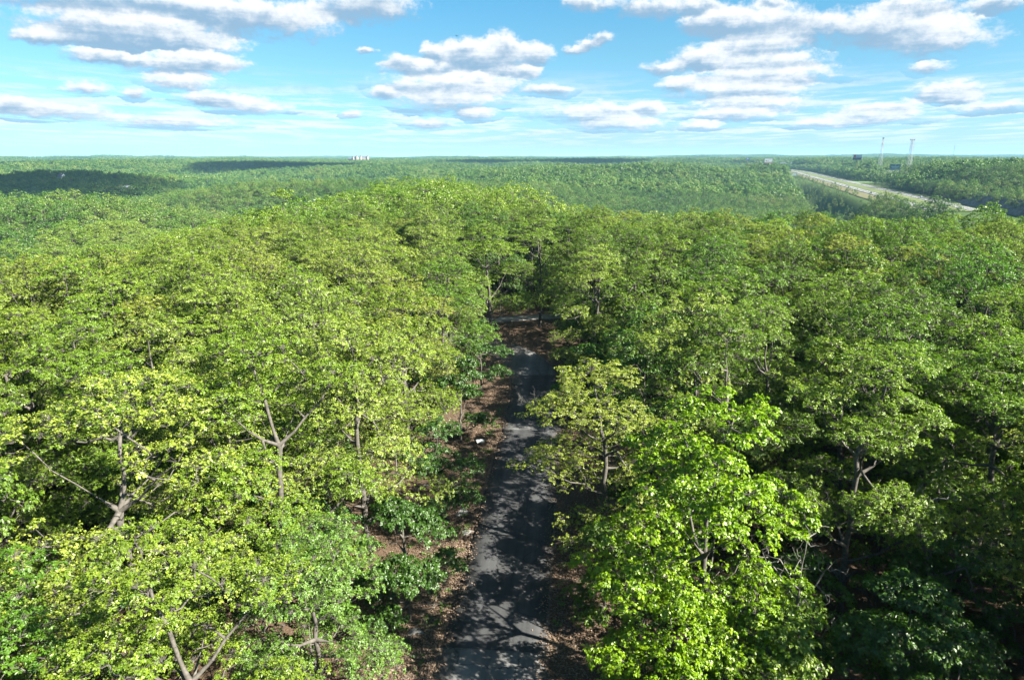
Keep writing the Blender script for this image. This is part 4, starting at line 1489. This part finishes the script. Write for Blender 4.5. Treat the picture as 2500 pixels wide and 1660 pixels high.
def twigs():
    r = np.random.default_rng(37)
    n = 700
    y = 28 + 60 * r.random(n) ** 1.4
    sd_ = np.where(r.random(n) < 0.6, -1, 1)
    x = np.array([float(np.interp(v, rl[:120, 1], rl[:120, 0])) for v in np.clip(y, 0, 76)]) + sd_ * (3.3 + r.exponential(2.4, n))
    a = r.uniform(0, 6.28, n)
    L = r.uniform(0.25, 1.3, n)
    p0 = np.stack([x, y, np.full(n, 0.09)], 1)
    bend = r.normal(0, 0.25, n)
    p1 = p0 + np.stack([np.cos(a) * L * 0.5, np.sin(a) * L * 0.5, r.uniform(0, 0.06, n)], 1)
    p2 = p1 + np.stack([np.cos(a + bend) * L * 0.5, np.sin(a + bend) * L * 0.5, r.uniform(-0.03, 0.03, n)], 1)
    rad = 0.006 + 0.012 * r.random(n) * L
    Va, Fa = tubes(p0, p1, rad, rad * 0.8, 4)
    Vb, Fb = tubes(p1, p2, rad * 0.8, rad * 0.4, 4)
    me = mesh_np('twigs', np.concatenate([Va, Vb]), [np.concatenate([Fa, Fb + len(Va)])], [M_BARK_PALE])
    tag(link('twigs', me), 'dead twigs lying in the leaf litter beside the road', kind='stuff')


twigs()


def rock(x, y, a, b, h, rz, label, seed):
    r = np.random.default_rng(seed)
    n, m = 14, 4
    V = []
    for k in range(m):
        s = k / (m - 1)
        for i in range(n):
            t = 2 * math.pi * i / n
            w = (1 - 0.5 * s ** 2) * (0.8 + 0.35 * math.sin(3 * t + seed) * 0.5 + r.normal(0, 0.05))
            V.append((a * w * math.cos(t), b * w * math.sin(t), -0.08 + (h + 0.08) * math.sin(s * 1.57) + r.normal(0, 0.012)))
    V.append((0, 0, h))
    F4 = np.array([(k * n + i, k * n + (i + 1) % n, (k + 1) * n + (i + 1) % n, (k + 1) * n + i) for k in range(m - 1) for i in range(n)])
    F3 = np.array([((m - 1) * n + i, (m - 1) * n + (i + 1) % n, m * n) for i in range(n)])
    if 'M_ROCK' not in globals():
        globals()['M_ROCK'] = simple('limestone', (0.19, 0.185, 0.18), 0.9, 0.35, 2.5, bump=0.5)
    o = link('rock', mesh_np('rock', V, [F4, F3], [M_ROCK]), None, (x, y, 0.03), (0, 0, rz))
    tag(o, label, 'rock', 'pale rocks on the left verge')


rock(-3.95, 48.4, 0.5, 1.0, 0.06, R(-22), 'long pale rock slab in leaf litter, upper of two by the road edge', 1)
rock(-3.35, 45.4, 0.65, 0.75, 0.05, R(10), 'broken pale rock touching the left road edge', 2)
rock(-5.7, 34.4, 0.6, 0.42, 0.06, R(5), 'pale rock in the litter near the lower picture edge', 3)
bd = MB().box((0, 0, 0.05), (0.75, 0.5, 0.035)).box((0.36, 0, 0.075), (0.035, 0.5, 0.03)).build('white_board', M_WHITE, None, (-3.15, 62, 0.12), R(24))
bd.rotation_euler = (R(12), R(3), R(24))
tag(bd, 'small white board lying on the left verge', 'board')


def branch(x, y, z, L, rz, tilt, seed, label, name='fallen_branch', cat='branch', group=None):
    r = np.random.default_rng(seed)
    mb = MB()

    def grow(p, d, ln, rad, lev):
        n = 5
        for k in range(n):
            q = p + d * ln / n
            mb.tube(p, q, rad * (1 - 0.16 * k), rad * (1 - 0.16 * (k + 1)), 5)
            p = q
            d = d + r.normal(0, 0.13, 3)
            d /= np.linalg.norm(d)
            if lev < 3 and k > 0:
                for _ in range(r.integers(1, 3)):
                    e = d + r.normal(0, 0.75, 3)
                    e /= np.linalg.norm(e)
                    grow(p, e, ln * r.uniform(0.3, 0.52), rad * 0.5, lev + 1)

    grow(np.zeros(3), np.array([math.cos(tilt), 0, math.sin(tilt)]), L, 0.006 * L + 0.008, 0)
    o = mb.build(name, M_BARK_PALE, None, (x, y, z), rz)
    tag(o, label, cat, group)


G_DW = 'bare grey dead wood'
branch(2.2, 42.0, 11.6, 1.7, R(165), R(-10), 5, 'bare grey twigs sticking out over the road from the pale oak', 'dead_limb', 'branch', G_DW)
branch(3.6, 44.0, 4.6, 1.5, R(170), R(-12), 6, 'low bare grey twigs over the right road edge', 'dead_limb', 'branch', G_DW)
branch(15.0, 26.0, 3.0, 5.5, R(10), R(12), 7, 'pale fallen branch tangled at the lower right', 'fallen_branch', 'branch', G_DW)
branch(16.5, 24.5, 2.2, 5.0, R(-30), R(5), 8, 'second pale fallen branch lying at the lower right', 'fallen_branch', 'branch', G_DW)
place_tree('bare', 15.2, 31.5, 9.5, 3.0, 'mid-green', 'leaning bare grey snag in the shade right of the lime-green tree', G_DW)
place_tree('bare', 23.8, 33.5, 10.5, 3.6, 'mid-green', 'bare grey dead tree over the open brown floor at right', G_DW)
place_tree('bare', 19.0, 47.0, 13.0, 4.0, 'mid-green', 'bare pale limbs standing beside the thin-crowned oak', G_DW)

# bird
bird = link('bird', None, None, (-11.2, 150, 50.7), (0, 0, 0.7))
tag(bird, 'tiny dark bird gliding in the blue sky', 'bird')
M_BIRD = simple('dark_feathers', (0.03, 0.03, 0.03), 0.8)
bb = MB()
for k, (y0, r0) in enumerate([(-0.28, 0.01), (-0.16, 0.045), (0.0, 0.07), (0.14, 0.05)]):
    y1, r1 = [(-0.16, 0.045), (0.0, 0.07), (0.14, 0.05), (0.24, 0.012)][k]
    bb.tube((0, y0, 0), (0, y1, 0), r0, r1, 8)
bb.build('body', M_BIRD, bird)
for s in (-1, 1):
    MB().add([(s * 0.05, 0.1, 0.03), (s * 0.3, 0.14, 0.13), (s * 0.58, 0.0, 0.08), (s * 0.28, -0.04, 0.11), (s * 0.05, -0.08, 0.03),
              (s * 0.05, 0.1, 0.015), (s * 0.3, 0.14, 0.115), (s * 0.58, 0.0, 0.07), (s * 0.28, -0.04, 0.095), (s * 0.05, -0.08, 0.015)],
             [(0, 1, 2, 3, 4), (9, 8, 7, 6, 5), (0, 5, 6, 1), (1, 6, 7, 2), (2, 7, 8, 3), (3, 8, 9, 4)]).build('wing', M_BIRD, bird)


# ------------------------------------------------------------------ passing clouds overhead (they shade the hillsides at left) and haze
def cloud(x, y, z, a, b, h, rz, seed, label):
    r = np.random.default_rng(seed)
    import bmesh
    bm = bmesh.new()
    bmesh.ops.create_icosphere(bm, subdivisions=5, radius=1)
    V = np.array([v.co[:] for v in bm.verts])
    q = np.zeros(len(V))
    for k in range(26):
        c = r.normal(0, 1, 3)
        c /= np.linalg.norm(c)
        dd = ((V - c) ** 2).sum(1)
        q = np.maximum(q, r.uniform(0.1, 0.34) * np.exp(-dd / r.uniform(0.03, 0.22)))
    V = V * (0.85 + q)[:, None]
    V[:, 2] = np.where(V[:, 2] < -0.15, -0.15 + 0.15 * (V[:, 2] + 0.15), V[:, 2])
    V = V * np.array([a, b, h])
    for v, c in zip(bm.verts, V): v.co = c
    me = bpy.data.meshes.new('cloud')
    bm.to_mesh(me)
    bm.free()
    if 'cloud_vapour' not in bpy.data.materials:
        mt, t, out = material('cloud_vapour')
        vs = t.n('ShaderNodeVolumePrincipled')
        vs.inputs['Color'].default_value = (0.98, 0.98, 0.98, 1)
        vs.inputs['Density'].default_value = 0.016
        t.put(out.inputs['Volume'], vs.outputs[0])
    me.materials.append(bpy.data.materials['cloud_vapour'])
    o = link('cloud', me, None, (x, y, z), (0, 0, rz))
    tag(o, label, kind='stuff')


CH = 1200.0


def shade_cloud(gx, gy, gz, a, b, rz, seed):
    k = (CH - gz) / SUNV[2]
    cloud(gx + SUNV[0] * k, gy + SUNV[1] * k, CH, a, b, 130, rz, seed, 'white fair-weather cloud drifting overhead')


shade_cloud(-740, 960, -20, 290, 300, 0.4, 3)
shade_cloud(-560, 1900, 0, 330, 230, 0.15, 4)
shade_cloud(-1700, 2300, 5, 520, 420, 0.1, 5)
shade_cloud(90, 2500, 0, 420, 230, 0.1, 6)

HAZE = 0.000055
hb = MB().box((0, 11000, 10), (60000, 40000, 210)).build('haze', M_WHITE)
hb.data.materials.clear()
mt, t, out = material('haze')
vs = t.n('ShaderNodeVolumePrincipled')
vs.inputs['Color'].default_value = (0.34, 0.65, 0.95, 1)
vs.inputs['Density'].default_value = HAZE
t.put(out.inputs['Volume'], vs.outputs[0])
hb.data.materials.append(mt)
tag(hb, 'thin blue air haze over the far hills', kind='stuff')
